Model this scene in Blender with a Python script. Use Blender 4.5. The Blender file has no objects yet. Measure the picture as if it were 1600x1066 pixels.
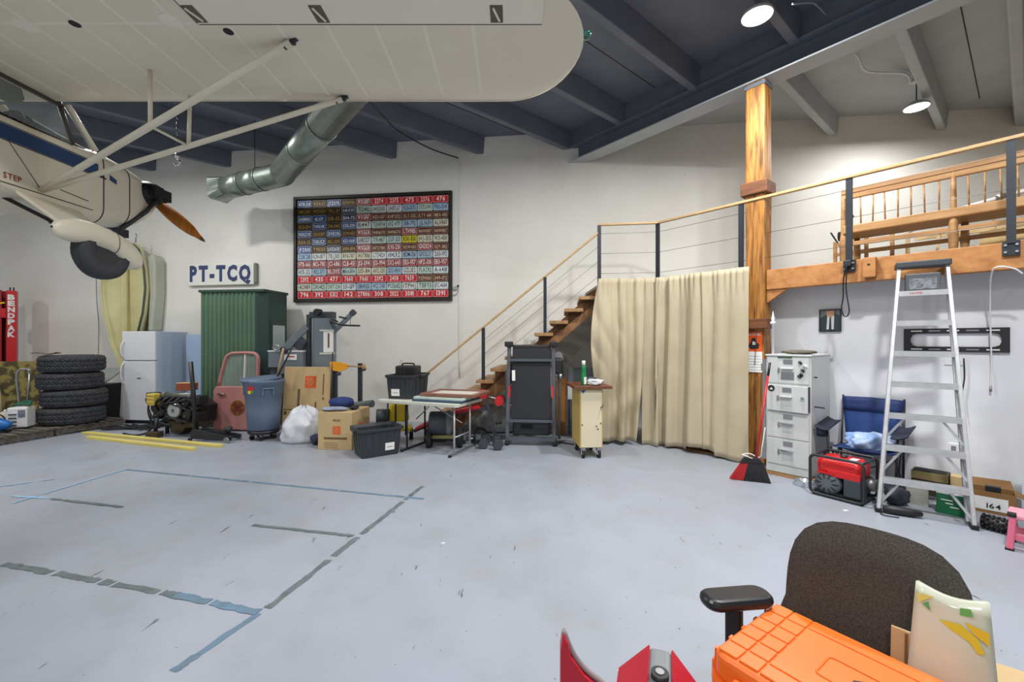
import bpy, bmesh, math, random
from mathutils import Vector, Matrix
random.seed(7)
S = bpy.context.scene
C = S.collection
PI = math.pi
R = math.radians
# ---------------------------------------------------------------- camera, light, exposure
F, CX, CY, H = 664.0, 800.0, 533.0, 1.62
cam = bpy.data.objects.new('camera', bpy.data.cameras.new('camera'))
C.objects.link(cam)
cam.data.sensor_width = 36.0
cam.data.lens = F/1600*36
cam.location = (0, 0, H); cam.rotation_euler = (R(90), 0, 0)
cam.data.clip_start = 0.05
S.camera = cam
W = bpy.data.worlds.new('World'); S.world = W; W.use_nodes = True
W.node_tree.nodes['Background'].inputs[0].default_value = (0.6, 0.65, 0.7, 1)
W.node_tree.nodes['Background'].inputs[1].default_value = 0.3
S.view_settings.view_transform = 'Standard'
S.view_settings.look = 'None'
S.view_settings.gamma = 1.0
S.view_settings.use_curve_mapping = False
S.view_settings.exposure = -0.42
LAMP_W = 125.0
# ---------------------------------------------------------------- place: pixel -> point
MA = R(-50.6)                       # loft edge direction
WA = R(-6.65)                       # back wall direction
mx, my = math.cos(MA), math.sin(MA)      # along loft edge, to the right / nearer
jx, jy = -math.sin(MA), math.cos(MA)     # into the loft
wx, wy = math.cos(WA), math.sin(WA)
nx, ny = -math.sin(WA), math.cos(WA)     # into the back wall
W0 = (1.0, 8.15)
def JM(j, m, z=0):                  # j into loft, m away from camera along the loft edge
    return Vector((jx*j - mx*m, jy*j - my*m, z))
def WL(s, d, z=0):                  # s along back wall (right), d = distance in front of it
    return Vector((W0[0]+wx*s-nx*d, W0[1]+wy*s-ny*d, z))
def PX(x, y, D): return Vector(((x-CX)/F*D, D, H+(CY-y)/F*D))
def FL(x, y, z=0):
    D = (H-z)*F/(y-CY); return Vector(((x-CX)/F*D, D, z))
def WP(x, y, d=0):                  # on the back wall, d in front of it
    u = (x-CX)/F; k = W0[0]*nx+W0[1]*ny-d
    return PX(x, y, k/(u*nx+ny))
def MP(x, y, j):                    # on the plane j of the loft frame
    u = (x-CX)/F; return PX(x, y, j/(u*jx+jy))
# ---------------------------------------------------------------- materials
def lin(c):
    c = c/255.0
    return c/12.92 if c <= 0.04045 else ((c+0.055)/1.055)**2.4
def rgb(t): return (lin(t[0]), lin(t[1]), lin(t[2]), 1)
MATS = {}
def mat(name, col, rough=0.5, metal=0.0, col2=None, scale=8.0, amt=0.5, bump=0.0, bscale=None, spec=0.5,
        kind='noise', alpha=1.0, trans=0.0, coat=0.0, stretch=None, emit=0.0, detail=4, lo=.35, hi=.7):
    if name in MATS: return MATS[name]
    m = bpy.data.materials.new(name); m.use_nodes = True
    nt = m.node_tree; b = nt.nodes['Principled BSDF']
    b.inputs['Base Color'].default_value = rgb(col)
    b.inputs['Roughness'].default_value = rough
    b.inputs['Metallic'].default_value = metal
    b.inputs['Specular IOR Level'].default_value = spec
    if coat: b.inputs['Coat Weight'].default_value = coat
    if trans: b.inputs['Transmission Weight'].default_value = trans
    if alpha < 1: b.inputs['Alpha'].default_value = alpha
    if emit:
        b.inputs['Emission Color'].default_value = rgb(col); b.inputs['Emission Strength'].default_value = emit
    if col2 is not None or bump:
        tc = nt.nodes.new('ShaderNodeTexCoord'); mp = nt.nodes.new('ShaderNodeMapping')
        nt.links.new(tc.outputs['Object'], mp.inputs[0])
        if stretch: mp.inputs['Scale'].default_value = stretch
        if kind == 'voronoi':
            n = nt.nodes.new('ShaderNodeTexVoronoi'); n.inputs['Scale'].default_value = scale; out = n.outputs['Distance']
        elif kind == 'wave':
            n = nt.nodes.new('ShaderNodeTexWave'); n.inputs['Scale'].default_value = scale
            n.inputs['Distortion'].default_value = 6; n.inputs['Detail'].default_value = 3; out = n.outputs['Fac']
        else:
            n = nt.nodes.new('ShaderNodeTexNoise'); n.inputs['Scale'].default_value = scale
            n.inputs['Detail'].default_value = detail; out = n.outputs['Fac']
        nt.links.new(mp.outputs[0], n.inputs['Vector'])
        if col2 is not None:
            rp = nt.nodes.new('ShaderNodeMapRange'); rp.inputs[1].default_value = lo; rp.inputs[2].default_value = hi
            rp.inputs[4].default_value = amt
            nt.links.new(out, rp.inputs[0])
            mxn = nt.nodes.new('ShaderNodeMixRGB'); mxn.inputs[1].default_value = rgb(col); mxn.inputs[2].default_value = rgb(col2)
            nt.links.new(rp.outputs[0], mxn.inputs[0]); nt.links.new(mxn.outputs[0], b.inputs['Base Color'])
        if bump:
            src = out
            if bscale:
                n2 = nt.nodes.new('ShaderNodeTexNoise'); n2.inputs['Scale'].default_value = bscale; n2.inputs['Detail'].default_value = 3
                nt.links.new(mp.outputs[0], n2.inputs['Vector']); src = n2.outputs['Fac']
            bp = nt.nodes.new('ShaderNodeBump'); bp.inputs['Strength'].default_value = bump; bp.inputs['Distance'].default_value = 0.01
            nt.links.new(src, bp.inputs['Height']); nt.links.new(bp.outputs[0], b.inputs['Normal'])
    MATS[name] = m
    return m
# ---------------------------------------------------------------- glyphs
GLY = {}
def load_glyphs(chars, off=.018, pre=''):
    tmp = []
    for ch in chars:
        cu = bpy.data.curves.new('glyph', 'FONT'); cu.body = ch; cu.resolution_u = 2; cu.offset = off
        o = bpy.data.objects.new('glyph', cu); C.objects.link(o); tmp.append((ch, o, cu))
    bpy.context.view_layer.update()
    dg = bpy.context.evaluated_depsgraph_get()
    for ch, o, cu in tmp:
        me = bpy.data.meshes.new_from_object(o.evaluated_get(dg))
        vs = [(v.co.x, v.co.y) for v in me.vertices]; fs = [tuple(p.vertices) for p in me.polygons]
        x0 = min(v[0] for v in vs); x1 = max(v[0] for v in vs)
        GLY[pre+ch] = ([(v[0]-x0, v[1]) for v in vs], fs, x1-x0)
        bpy.data.meshes.remove(me)
    for ch, o, cu in tmp:
        bpy.data.objects.remove(o); bpy.data.curves.remove(cu)
load_glyphs('ABCDEFGHIJKLMNOPQRSTUVWXYZ0123456789-')
load_glyphs('PT-CQBENDAK', .055, '*')
# ---------------------------------------------------------------- mesh builder
class G:
    def __init__(s): s.v = []; s.f = []; s.m = []; s.s = []; s.mi = 0; s.M = None
    def V(s, p):
        p = Vector(p)
        if s.M is not None: p = s.M @ p
        s.v.append(p); return len(s.v)-1
    def Fa(s, idx, sm=False): s.f.append(tuple(idx)); s.m.append(s.mi); s.s.append(sm)
    def box(s, c, d, M=None, tx=1.0, ty=1.0):      # tx, ty: top scale
        i = len(s.v); o = Vector(c)
        for z in (-.5, .5):
            kx, ky = (tx, ty) if z > 0 else (1, 1)
            for x, y in ((-.5, -.5), (.5, -.5), (.5, .5), (-.5, .5)):
                p = Vector((x*d[0]*kx, y*d[1]*ky, z*d[2]))
                if M is not None: p = M @ p
                s.V(o+p)
        for q in ((0,3,2,1), (4,5,6,7), (0,1,5,4), (1,2,6,5), (2,3,7,6), (3,0,4,7)): s.Fa([i+k for k in q])
        return s
    def bb(s, x0, x1, y0, y1, z0, z1): return s.box(((x0+x1)/2, (y0+y1)/2, (z0+z1)/2), (x1-x0, y1-y0, z1-z0))
    def bar(s, a, b, w, h, up=(0,0,1)):            # rectangular bar from a to b, w sideways, h along up
        a = Vector(a); b = Vector(b); d = b-a; L = d.length; d.normalize(); up = Vector(up)
        if abs(d.dot(up)) > .98: up = Vector((0, 1, 0))
        x = d.cross(up).normalized(); z = x.cross(d)
        M = Matrix((x, d, z)).transposed()
        return s.box((a+b)/2, (w, L, h), M)
    def cyl(s, a, b, r, r2=None, n=14, caps=True, sm=True):
        a = Vector(a); b = Vector(b); d = (b-a).normalized(); r2 = r if r2 is None else r2
        t = Vector((0,0,1)) if abs(d.z) < .9 else Vector((1,0,0))
        x = d.cross(t).normalized(); y = d.cross(x)
        i = len(s.v)
        for p, q in ((a, r), (b, r2)):
            for k in range(n):
                an = 2*PI*k/n; s.V(p+x*math.cos(an)*q+y*math.sin(an)*q)
        for k in range(n):
            k2 = (k+1) % n; s.Fa((i+k, i+n+k, i+n+k2, i+k2), sm)
        if caps:
            s.Fa([i+k for k in range(n)]); s.Fa([i+n+k for k in range(n-1, -1, -1)])
        return s
    def tube(s, pts, r, n=8, closed=False, sy=1.0, caps=True):
        P = [Vector(p) for p in pts]; N = len(P); i = len(s.v); px = None
        rr = r if isinstance(r, (list, tuple)) else [r]*N
        for k in range(N):
            if closed: d = P[(k+1) % N]-P[k-1]
            else: d = P[min(k+1, N-1)]-P[max(k-1, 0)]
            if d.length < 1e-9: d = Vector((0, 0, 1))
            d.normalize()
            if px is None:
                t = Vector((0,0,1)) if abs(d.z) < .9 else Vector((1,0,0))
                px = d.cross(t).normalized()
            else:
                px = px - d*px.dot(d)
                px = px.normalized() if px.length > 1e-6 else d.orthogonal().normalized()
            y = d.cross(px)
            for q in range(n):
                an = 2*PI*q/n; s.V(P[k]+px*math.cos(an)*rr[k]+y*math.sin(an)*rr[k]*sy)
        for k in range(N if closed else N-1):
            k2 = (k+1) % N
            for q in range(n):
                q2 = (q+1) % n; s.Fa((i+k*n+q, i+k*n+q2, i+k2*n+q2, i+k2*n+q), True)
        if not closed and caps:
            s.Fa([i+q for q in range(n-1, -1, -1)]); s.Fa([i+(N-1)*n+q for q in range(n)])
        return s
    def lathe(s, prof, n=24, o=(0,0,0), ax='z', sm=True):
        i = len(s.v); o = Vector(o); L = len(prof)
        for r, h in prof:
            for k in range(n):
                an = 2*PI*k/n; c, q = r*math.cos(an), r*math.sin(an)
                s.V(o+Vector({'z': (c, q, h), 'y': (q, h, c), 'x': (h, c, q)}[ax]))
        for k in range(L-1):
            for q in range(n):
                q2 = (q+1) % n; s.Fa((i+k*n+q, i+k*n+q2, i+(k+1)*n+q2, i+(k+1)*n+q), sm)
        if prof[0][0] > 1e-4: s.Fa([i+q for q in range(n-1, -1, -1)])
        if prof[-1][0] > 1e-4: s.Fa([i+(L-1)*n+q for q in range(n)])
        return s
    def prism(s, poly, a, b, pl='xy', sm=False):
        i = len(s.v); n = len(poly)
        for h in (a, b):
            for u, w in poly: s.V({'xy': (u, w, h), 'xz': (u, h, w), 'yz': (h, u, w)}[pl])
        s.Fa([i+k for k in range(n-1, -1, -1)]); s.Fa([i+n+k for k in range(n)])
        for k in range(n):
            k2 = (k+1) % n; s.Fa((i+k, i+k2, i+n+k2, i+n+k), sm)
        return s
    def sheet(s, fn, nu, nv, cu=False, cv=False, sm=True):
        i = len(s.v); U = nu if cu else nu+1; Vn = nv if cv else nv+1
        for a in range(U):
            for b in range(Vn): s.V(fn(a/nu, b/nv))
        for a in range(nu):
            for b in range(nv):
                a2 = (a+1) % U; b2 = (b+1) % Vn
                s.Fa((i+a*Vn+b, i+a2*Vn+b, i+a2*Vn+b2, i+a*Vn+b2), sm)
        return s
    def ball(s, c, r, nu=14, nv=9):
        c = Vector(c); r = (r, r, r) if not isinstance(r, (tuple, list)) else r
        return s.sheet(lambda u, w: c+Vector((r[0]*math.cos(2*PI*u)*math.sin(PI*w), r[1]*math.sin(2*PI*u)*math.sin(PI*w), r[2]*math.cos(PI*w))), nu, nv, cu=True)
    def poly(s, pts, sm=False):
        i = len(s.v)
        for p in pts: s.V(p)
        s.Fa([i+k for k in range(len(pts))], sm); return s
    def text(s, t, o, xd, yd, h, w=None, gap=.12, center=True, bold=False):   # flat lettering
        o = Vector(o); xd = Vector(xd).normalized(); yd = Vector(yd).normalized()
        x = 0; lay = []
        for ch in t:
            if ch == ' ': x += .35; continue
            vs, fs, wd = GLY['*'+ch if bold else ch]; lay.append((x, vs, fs)); x += wd+gap
        tot = max(x-gap, .01); sc = h/.70; sx = sc if w is None else w/tot
        off = -tot*sx/2 if center else 0
        for x, vs, fs in lay:
            i = len(s.v)
            for vx, vy in vs: s.V(o+xd*(off+(x+vx)*sx)+yd*(vy*sc))
            for f in fs: s.Fa([i+k for k in f])
        return s
    def build(s, name, m, parent=None, bevel=0, seg=2, sub=0, thick=0, kind=None, loc=None, rot=None):
        me = bpy.data.meshes.new(name)
        me.from_pydata(s.v, [], s.f)
        ml = m if isinstance(m, (list, tuple)) else [m]
        for q in ml: me.materials.append(q)
        me.polygons.foreach_set('material_index', s.m)
        me.polygons.foreach_set('use_smooth', s.s)
        me.update()
        o = bpy.data.objects.new(name, me); C.objects.link(o)
        if parent is not None: o.parent = parent
        if kind: o['kind'] = kind
        if loc is not None: o.location = loc
        if rot is not None: o.rotation_euler = rot
        if thick:
            q = o.modifiers.new('solid', 'SOLIDIFY'); q.thickness = thick; q.offset = 0
        if bevel:
            q = o.modifiers.new('bevel', 'BEVEL'); q.width = bevel; q.segments = seg; q.limit_method = 'ANGLE'; q.angle_limit = R(40)
        if sub:
            q = o.modifiers.new('sub', 'SUBSURF'); q.levels = sub; q.render_levels = sub
        return o
def T(name, label, cat, loc=(0,0,0), rz=0, group=None, rx=0, ry=0):
    o = bpy.data.objects.new(name, None); C.objects.link(o)
    o.empty_display_size = .1
    o.location = loc; o.rotation_euler = (rx, ry, rz)
    o['label'] = label; o['category'] = cat
    if group: o['group'] = group
    return o
def tag(o, label, cat, group=None):
    o['label'] = label; o['category'] = cat
    if group: o['group'] = group
    return o
def dup(root, loc, rz, label=None):
    r = root.copy(); C.objects.link(r); r.location = loc; r.rotation_euler = (root.rotation_euler.x, root.rotation_euler.y, rz)
    if label: r['label'] = label
    for ch in list(root.children):
        c = ch.copy(); C.objects.link(c); c.parent = r
        for g in ch.children:
            d = g.copy(); C.objects.link(d); d.parent = c
    return r
def bx(name, m, parent, c, d, bevel=.004, M=None): return G().box(c, d, M).build(name, m, parent, bevel)
def rot(ax, deg): return Matrix.Rotation(R(deg), 3, ax)
def cut(o): o['kind'] = 'structure'; return o
def rrect(w, h, r, n=4, cx=0, cy=0):
    out = []
    for sx, sy, a0 in ((1,1,0), (-1,1,90), (-1,-1,180), (1,-1,270)):
        for k in range(n+1):
            a = R(a0+90*k/n); out.append((cx+sx*(w/2-r)+r*math.cos(a), cy+sy*(h/2-r)+r*math.sin(a)))
    return out
def bez(p0, p1, p2, p3, n=10):
    p0, p1, p2, p3 = map(Vector, (p0, p1, p2, p3))
    return [p0*(1-t)**3+p1*3*t*(1-t)**2+p2*3*t*t*(1-t)+p3*t**3 for t in [k/n for k in range(n+1)]]
def cat_rom(pts, n=6):
    P = [Vector(p) for p in pts]; out = []
    for k in range(len(P)-1):
        a, b, c, d = P[max(k-1,0)], P[k], P[k+1], P[min(k+2, len(P)-1)]
        for q in range(n):
            t = q/n
            out.append(.5*((2*b)+(c-a)*t+(2*a-5*b+4*c-d)*t*t+(3*b-a-3*c+d)*t**3))
    out.append(P[-1]); return out
# ---------------------------------------------------------------- common materials
m_black = mat('black_plastic', (34,35,38), .45)
m_rubber = mat('rubber', (30,31,34), .75)
m_dark = mat('dark_steel', (52,56,62), .45, .4)
m_steel = mat('steel', (170,172,175), .35, .85)
m_alu = mat('aluminium', (205,207,210), .42, .55, col2=(175,178,182), scale=14, amt=.5)
m_white = mat('white_paint', (228,229,230), .45)
m_paper = mat('paper', (235,236,234), .8)
m_ink = mat('ink', (35,35,38), .8)
m_red = mat('red_paint', (196,28,36), .35)
m_orange = mat('orange_print', (226,92,30), .7)
m_chrome = mat('chrome', (210,212,215), .18, 1.0)
m_glass = mat('glass', (214,228,226), .05, alpha=.22, spec=.8)
# ================================================================ ROOM
def floor_mat():
    m = bpy.data.materials.new('painted_concrete'); m.use_nodes = True
    nt = m.node_tree; b = nt.nodes['Principled BSDF']; L = nt.links.new
    tc = nt.nodes.new('ShaderNodeTexCoord')
    def noise(sc, det=5, rough=.6, stretch=None):
        mp = nt.nodes.new('ShaderNodeMapping'); L(tc.outputs['Object'], mp.inputs[0])
        if stretch: mp.inputs['Scale'].default_value = stretch; mp.inputs['Rotation'].default_value = (0, 0, .5)
        n = nt.nodes.new('ShaderNodeTexNoise'); n.inputs['Scale'].default_value = sc; n.inputs['Detail'].default_value = det
        n.inputs['Roughness'].default_value = rough; L(mp.outputs[0], n.inputs['Vector']); return n.outputs['Fac']
    def mr(src, a, b_, c=0., d=1.):
        r = nt.nodes.new('ShaderNodeMapRange'); r.inputs[1].default_value = a; r.inputs[2].default_value = b_
        r.inputs[3].default_value = c; r.inputs[4].default_value = d; L(src, r.inputs[0]); return r.outputs[0]
    def mix(f, a, c):
        x = nt.nodes.new('ShaderNodeMixRGB'); L(f, x.inputs[0])
        if isinstance(a, tuple): x.inputs[1].default_value = rgb(a)
        else: L(a, x.inputs[1])
        x.inputs[2].default_value = rgb(c); return x.outputs[0]
    col = mix(mr(noise(.55, 4), .4, .65), (158,164,177), (149,154,164))
    col = mix(mr(noise(2.3, 6, .7), .5, .72, 0, .6), col, (146,149,151))
    col = mix(mr(noise(9, 8, .75), .64, .70, 0, .6), col, (126,128,128))
    col = mix(mr(noise(16, 4, .6, (1, .18, 1)), .685, .71, 0, .8), col, (82,84,85))
    col = mix(mr(noise(42, 2, .5), .735, .755, 0, .8), col, (70,71,72))
    L(col, b.inputs['Base Color'])
    L(mr(noise(3, 5), .3, .7, .33, .55), b.inputs['Roughness'])
    bp = nt.nodes.new('ShaderNodeBump'); bp.inputs['Strength'].default_value = .08; bp.inputs['Distance'].default_value = .01
    L(noise(14, 6), bp.inputs['Height']); L(bp.outputs[0], b.inputs['Normal'])
    return m
def wall_mat(name, c1, c2, c3):
    m = bpy.data.materials.new(name); m.use_nodes = True
    nt = m.node_tree; b = nt.nodes['Principled BSDF']; L = nt.links.new
    tc = nt.nodes.new('ShaderNodeTexCoord')
    b.inputs['Roughness'].default_value = .75
    n1 = nt.nodes.new('ShaderNodeTexNoise'); n1.inputs['Scale'].default_value = .7; n1.inputs['Detail'].default_value = 5
    n2 = nt.nodes.new('ShaderNodeTexNoise'); n2.inputs['Scale'].default_value = 11; n2.inputs['Detail'].default_value = 5
    L(tc.outputs['Object'], n1.inputs['Vector']); L(tc.outputs['Object'], n2.inputs['Vector'])
    r1 = nt.nodes.new('ShaderNodeMapRange'); r1.inputs[1].default_value = .4; r1.inputs[2].default_value = .66; L(n1.outputs['Fac'], r1.inputs[0])
    r2 = nt.nodes.new('ShaderNodeMapRange'); r2.inputs[1].default_value = .69; r2.inputs[2].default_value = .76; r2.inputs[4].default_value = .5; L(n2.outputs['Fac'], r2.inputs[0])
    x1 = nt.nodes.new('ShaderNodeMixRGB'); x1.inputs[1].default_value = rgb(c1); x1.inputs[2].default_value = rgb(c2); L(r1.outputs[0], x1.inputs[0])
    x2 = nt.nodes.new('ShaderNodeMixRGB'); x2.inputs[2].default_value = rgb(c3); L(x1.outputs[0], x2.inputs[1]); L(r2.outputs[0], x2.inputs[0])
    L(x2.outputs[0], b.inputs['Base Color'])
    # faint painted block joints
    sp = nt.nodes.new('ShaderNodeSeparateXYZ'); L(tc.outputs['Object'], sp.inputs[0])
    cb = nt.nodes.new('ShaderNodeCombineXYZ'); L(sp.outputs[0], cb.inputs[0]); L(sp.outputs[2], cb.inputs[1])
    br = nt.nodes.new('ShaderNodeTexBrick'); br.inputs['Scale'].default_value = 1.0
    br.inputs['Brick Width'].default_value = .4; br.inputs['Row Height'].default_value = .2; br.inputs['Mortar Size'].default_value = .006
    br.inputs['Color1'].default_value = (1,1,1,1); br.inputs['Color2'].default_value = (1,1,1,1); br.inputs['Mortar'].default_value = (.55,.55,.55,1)
    L(cb.outputs[0], br.inputs['Vector'])
    ad = nt.nodes.new('ShaderNodeMath'); ad.operation = 'MULTIPLY_ADD'; L(n2.outputs['Fac'], ad.inputs[0]); ad.inputs[1].default_value = .6; L(br.outputs['Color'], ad.inputs[2])
    bp = nt.nodes.new('ShaderNodeBump'); bp.inputs['Strength'].default_value = .22; bp.inputs['Distance'].default_value = .008
    L(ad.outputs[0], bp.inputs['Height']); L(bp.outputs[0], b.inputs['Normal'])
    return m
m_floor = floor_mat()
m_wall = wall_mat('painted_block', (232,231,226), (222,220,213), (180,178,170))
m_drywall = mat('painted_drywall', (226,228,233), .7, col2=(214,216,222), scale=1.2, amt=.6, bump=.05, bscale=60)
m_slate = mat('slate_ceiling_paint', (106,113,126), .6, col2=(93,99,111), scale=2.5, amt=.7, bump=.06, bscale=30)
m_grey = mat('grey_ceiling_paint', (178,184,188), .65, col2=(164,170,174), scale=2, amt=.7, bump=.06, bscale=30)
XL, YR, XR = -14.5, -5.5, 13.5
ZD = 5.62                                              # underside of roof deck
cut(G().bb(XL-.3, XR+.3, YR-.3, 10.6, -.12, 0).build('floor', m_floor))
def wedge(pts, z0, z1): return G().prism(pts, z0, z1)
# back wall: notched round the joists, so build it to the deck
sl, sr = (XL-W0[0])/wx-.2, (XR-W0[0])/wx+.2
g = G(); g.bb(sl, sr, 0, .25, 0, ZD); wb = cut(g.build('wall_back', m_wall)); wb.location = (W0[0], W0[1], 0); wb.rotation_euler = (0, 0, WA)
cut(G().bb(XL-.25, XL, YR-.2, 10.3, 0, ZD).build('wall_left', m_wall))
cut(G().bb(XL-.2, XR+.2, YR-.25, YR, 0, ZD).build('wall_rear', m_wall))
cut(G().bb(XR, XR+.25, YR-.2, 7.2, 0, ZD).build('wall_right', m_wall))
# roof: dark bay on the left of the girder, grey bay on its right
JB = 6.14
a = JM(JB, 5.55)
far = WL((XL-W0[0])/wx, -.1); farR = WL((XR-W0[0])/wx, -.1)
g = G()
mend = (YR-.3-jy*JB)/(-my)                         # m where the girder line meets the rear wall
q = JM(JB, mend)
pl = [(XL-.3, YR-.3), (q.x, q.y), (a.x, a.y+.3), (far.x-.3, far.y+.35)]
pr = [(q.x, q.y), (XR+.3, YR-.3), (farR.x+.3, farR.y+.3), (a.x, a.y+.3)]
g.prism(pl, ZD, ZD+.15); g.mi = 1; g.prism(pr, ZD, ZD+.15)
ceil = cut(g.build('ceiling', [m_slate, m_grey]))
def walljs(m):                                          # j at which joist line m meets the back wall
    p0 = JM(0, m); k = (W0[0]-p0.x)*nx+(W0[1]-p0.y)*ny
    return k/(jx*nx+jy*ny)
def joist(m, j0, j1, mt):
    g = G(); o = JM(0, m)
    g.M = Matrix.Translation(o) @ Matrix.Rotation(MA, 4, 'Z')
    poly = [(-.055, 5.29), (.055, 5.29), (.085, ZD), (-.085, ZD)]
    g.prism([(x, z) for x, z in poly], j0, j1, 'xz')
    return g.build('joist', mt, ceil, bevel=.012)
for m in [13.27, 12.0, 10.73, 9.42, 8.12, 6.84, 5.63, 4.40, 3.11, 1.84, .58, -.68, -1.94, -3.2, -4.46]:
    jw = min(walljs(m)+.05, JB-.1)
    # stop inside the left and rear walls
    jl = (XL+mx*m)/jx+.02; jr = (YR+my*m)/jy+.02
    lo = max(jl, jr)
    if jw > lo+.3: joist(m, lo, jw, m_slate)
for m in [2.23, .97, .10, -1.2, -2.5]:
    hi = min(walljs(m)+.05, (XR+mx*m)/jx-.02)
    if hi > JB+.5: joist(m, JB+.1, hi, m_grey)
# deck seams and girder
g = G()
mA, mB = 5.68, mend+.3
gm = lambda: Matrix.Translation(JM(0, 0)) @ Matrix.Rotation(MA, 4, 'Z')
g.M = gm()
ZB = 5.03
g.bb(-mA+.05, -mB, JB-.006, JB+.012, ZB+.02, ZB+.29)         # web
g.bb(-mA+.05, -mB, JB-.15, JB+.15, ZB+.275, ZB+.30)          # top flange
g.bb(-mA+.05, -mB, JB-.11, JB+.11, ZB+.30, ZD)               # concrete ledge over the flange
g.mi = 1; g.bb(-mA, -mB, JB-.15, JB+.15, ZB, ZB+.022)        # bottom flange
g.build('steel_beam', [m_slate, m_grey], ceil, bevel=.004)
# ---- staggered seams in the deck
g = G(); g.M = gm()
for m, j0, j1 in ((3.75, -3, 6.0), (6.2, -3, 5.4), (.52, 6.3, 10.4)):
    g.bb(-m-.006, -m+.006, j0, j1, ZD-.004, ZD+.01)
g.build('deck_seam', m_ink, ceil)
# ---- loft: deck, edge beam, wall under it
ZL = 2.54
pA = Vector((1.40, 6.80, 0)); pB = JM(6.08, 3.72)
JE = (XR+mx*(-6.0))/jx
q1 = JM(6.12, 2.2); q2 = JM(6.12, -6.4)
m_beamwood = mat('fir_beam', (190,134,78), .6, col2=(150,92,44), scale=3, amt=.8, stretch=(.35,4,4), bump=.1, kind='noise', detail=7)
m_plank = mat('loft_plank', (150,136,118), .6, col2=(126,112,94), scale=3, amt=.7, stretch=(.4,4,4))
loft = cut(bpy.data.objects.new('floor_loft', None)); C.objects.link(loft); loft.location = JM(6.08, 1.0, ZL)
def wld(g, o): g.M = o.matrix_world.inverted() if 0 else Matrix.Translation(-o.location); return g
g = wld(G(), loft)
cR = JM(6.12, -6.4)
back = lambda X: W0[1]+wy/wx*(X-W0[0])
poly = [(pA.x, pA.y), (pB.x, pB.y), (cR.x, cR.y), (XR-.02, cR.y), (XR-.02, back(XR)-.01), (pA.x, back(pA.x)-.01)]
g.prism(poly, ZL-.05, ZL-.004); g.build('deck', m_plank, loft)
g = wld(G(), loft); g.M = Matrix.Translation(-loft.location) @ gm()
g.bb(-2.17, 6.4, 6.06, 6.16, ZL-.255, ZL)
g.build('edge_beam', m_beamwood, loft, bevel=.008)
g = G(); g.M = Matrix.Translation(-loft.location) @ gm()
g.prism([(-2.17, ZL-.255), (-1.93, ZL-.255), (-2.17, ZL-.42)], 6.08, 6.15, 'xz'); g.build('corner_bracket', m_beamwood, loft)
g = G(); g.M = Matrix.Translation(-loft.location) @ gm()
g.bb(-3.72, -2.45, 6.08, 6.13, ZL-.2, ZL); g.build('landing_beam', m_beamwood, loft, bevel=.006)
g = wld(G(), loft)
g.bar((pA.x, pA.y+.03, ZL-.1), (pB.x, pB.y+.03, ZL-.1), .05, .2); g.build('landing_beam', m_beamwood, loft, bevel=.006)
# seams of deck boards are hidden from below; joists under the landing
for k in range(4):
    g = wld(G(), loft); X = 1.55+.45*k
    g.bar((X, pA.y-.0+.08 if X < 2.3 else pA.y, ZL-.13), (X, back(X)-.02, ZL-.13), .04, .15); g.build('deck_joist', m_beamwood, loft)
g = G(); g.bb(-2.62, 6.4, 6.45, 6.55, 0, ZL-.05); wr = cut(g.build('wall_partition', m_drywall)); wr.rotation_euler = (0, 0, MA)
# ---------------------------------------------------------------- ceiling lamps
m_lampglow = mat('lamp_diffuser', (255,255,252), .4, emit=9.0)
m_lampbody = mat('lamp_housing', (176,178,180), .5)
def lamp(loc, label, body=True, grp=None, power=1.0):
    t = T('ceiling_lamp', label, 'lamp', loc, 0, grp)
    G().lathe([(.05,.075), (.09,.065), (.10,.03), (.15,.022), (.158,.012), (.16,-.006), (.157,-.016), (.15,-.012)], 24).build('housing', m_lampbody, t)
    G().lathe([(0.0,-.014), (.15,-.012)], 24).build('diffuser', m_lampglow, t)
    G().cyl((0,0,.07), (0,0,ZD-loc[2]), .008, n=6).build('hanger_rod', m_dark, t)
    ld = bpy.data.lights.new('lamp_light', 'AREA'); ld.shape = 'DISK'; ld.size = .30; ld.energy = LAMP_W*power
    ld.color = (1.0, .99, .97)
    lo = bpy.data.objects.new('lamp_light', ld); C.objects.link(lo); lo.parent = t; lo.location = (0, 0, -.02)
    return t
P1 = PX(1183, 24, 4.62); P2 = PX(1432, 167, 6.45)
lamp(P1, 'round high-bay lamp glowing under the dark slate ceiling beside the steel girder', power=1.7)
lamp(P2, 'round high-bay lamp glowing over the loft with white conduit beside it', power=.55)
FILL_LAMPS = [(-5.6, 6.15, 5.2), (-2.4, 1.2, 5.2), (-7.8, 5.6, 5.2), (-8.0, 1.0, 5.2), (-.6, -2.2, 5.2), (-3.5, -3.6, 5.2), (-11.8, 4.2, 5.2), (9.5, 3.0, 5.2), (-9, -3.4, 5.2), (-.6, 4.9, 5.2)]  # unseen extra lamps, added out of view only to light the room
lamp((2.5, 1.7, 5.2), 'round high-bay lamp hanging over the open floor in front of the office chair', power=2.3)
for p in FILL_LAMPS:
    lamp(p, 'unseen high-bay lamp added under the slate ceiling to light the shop floor', grp='unseen lamps added over the shop floor', power=.85)
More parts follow.
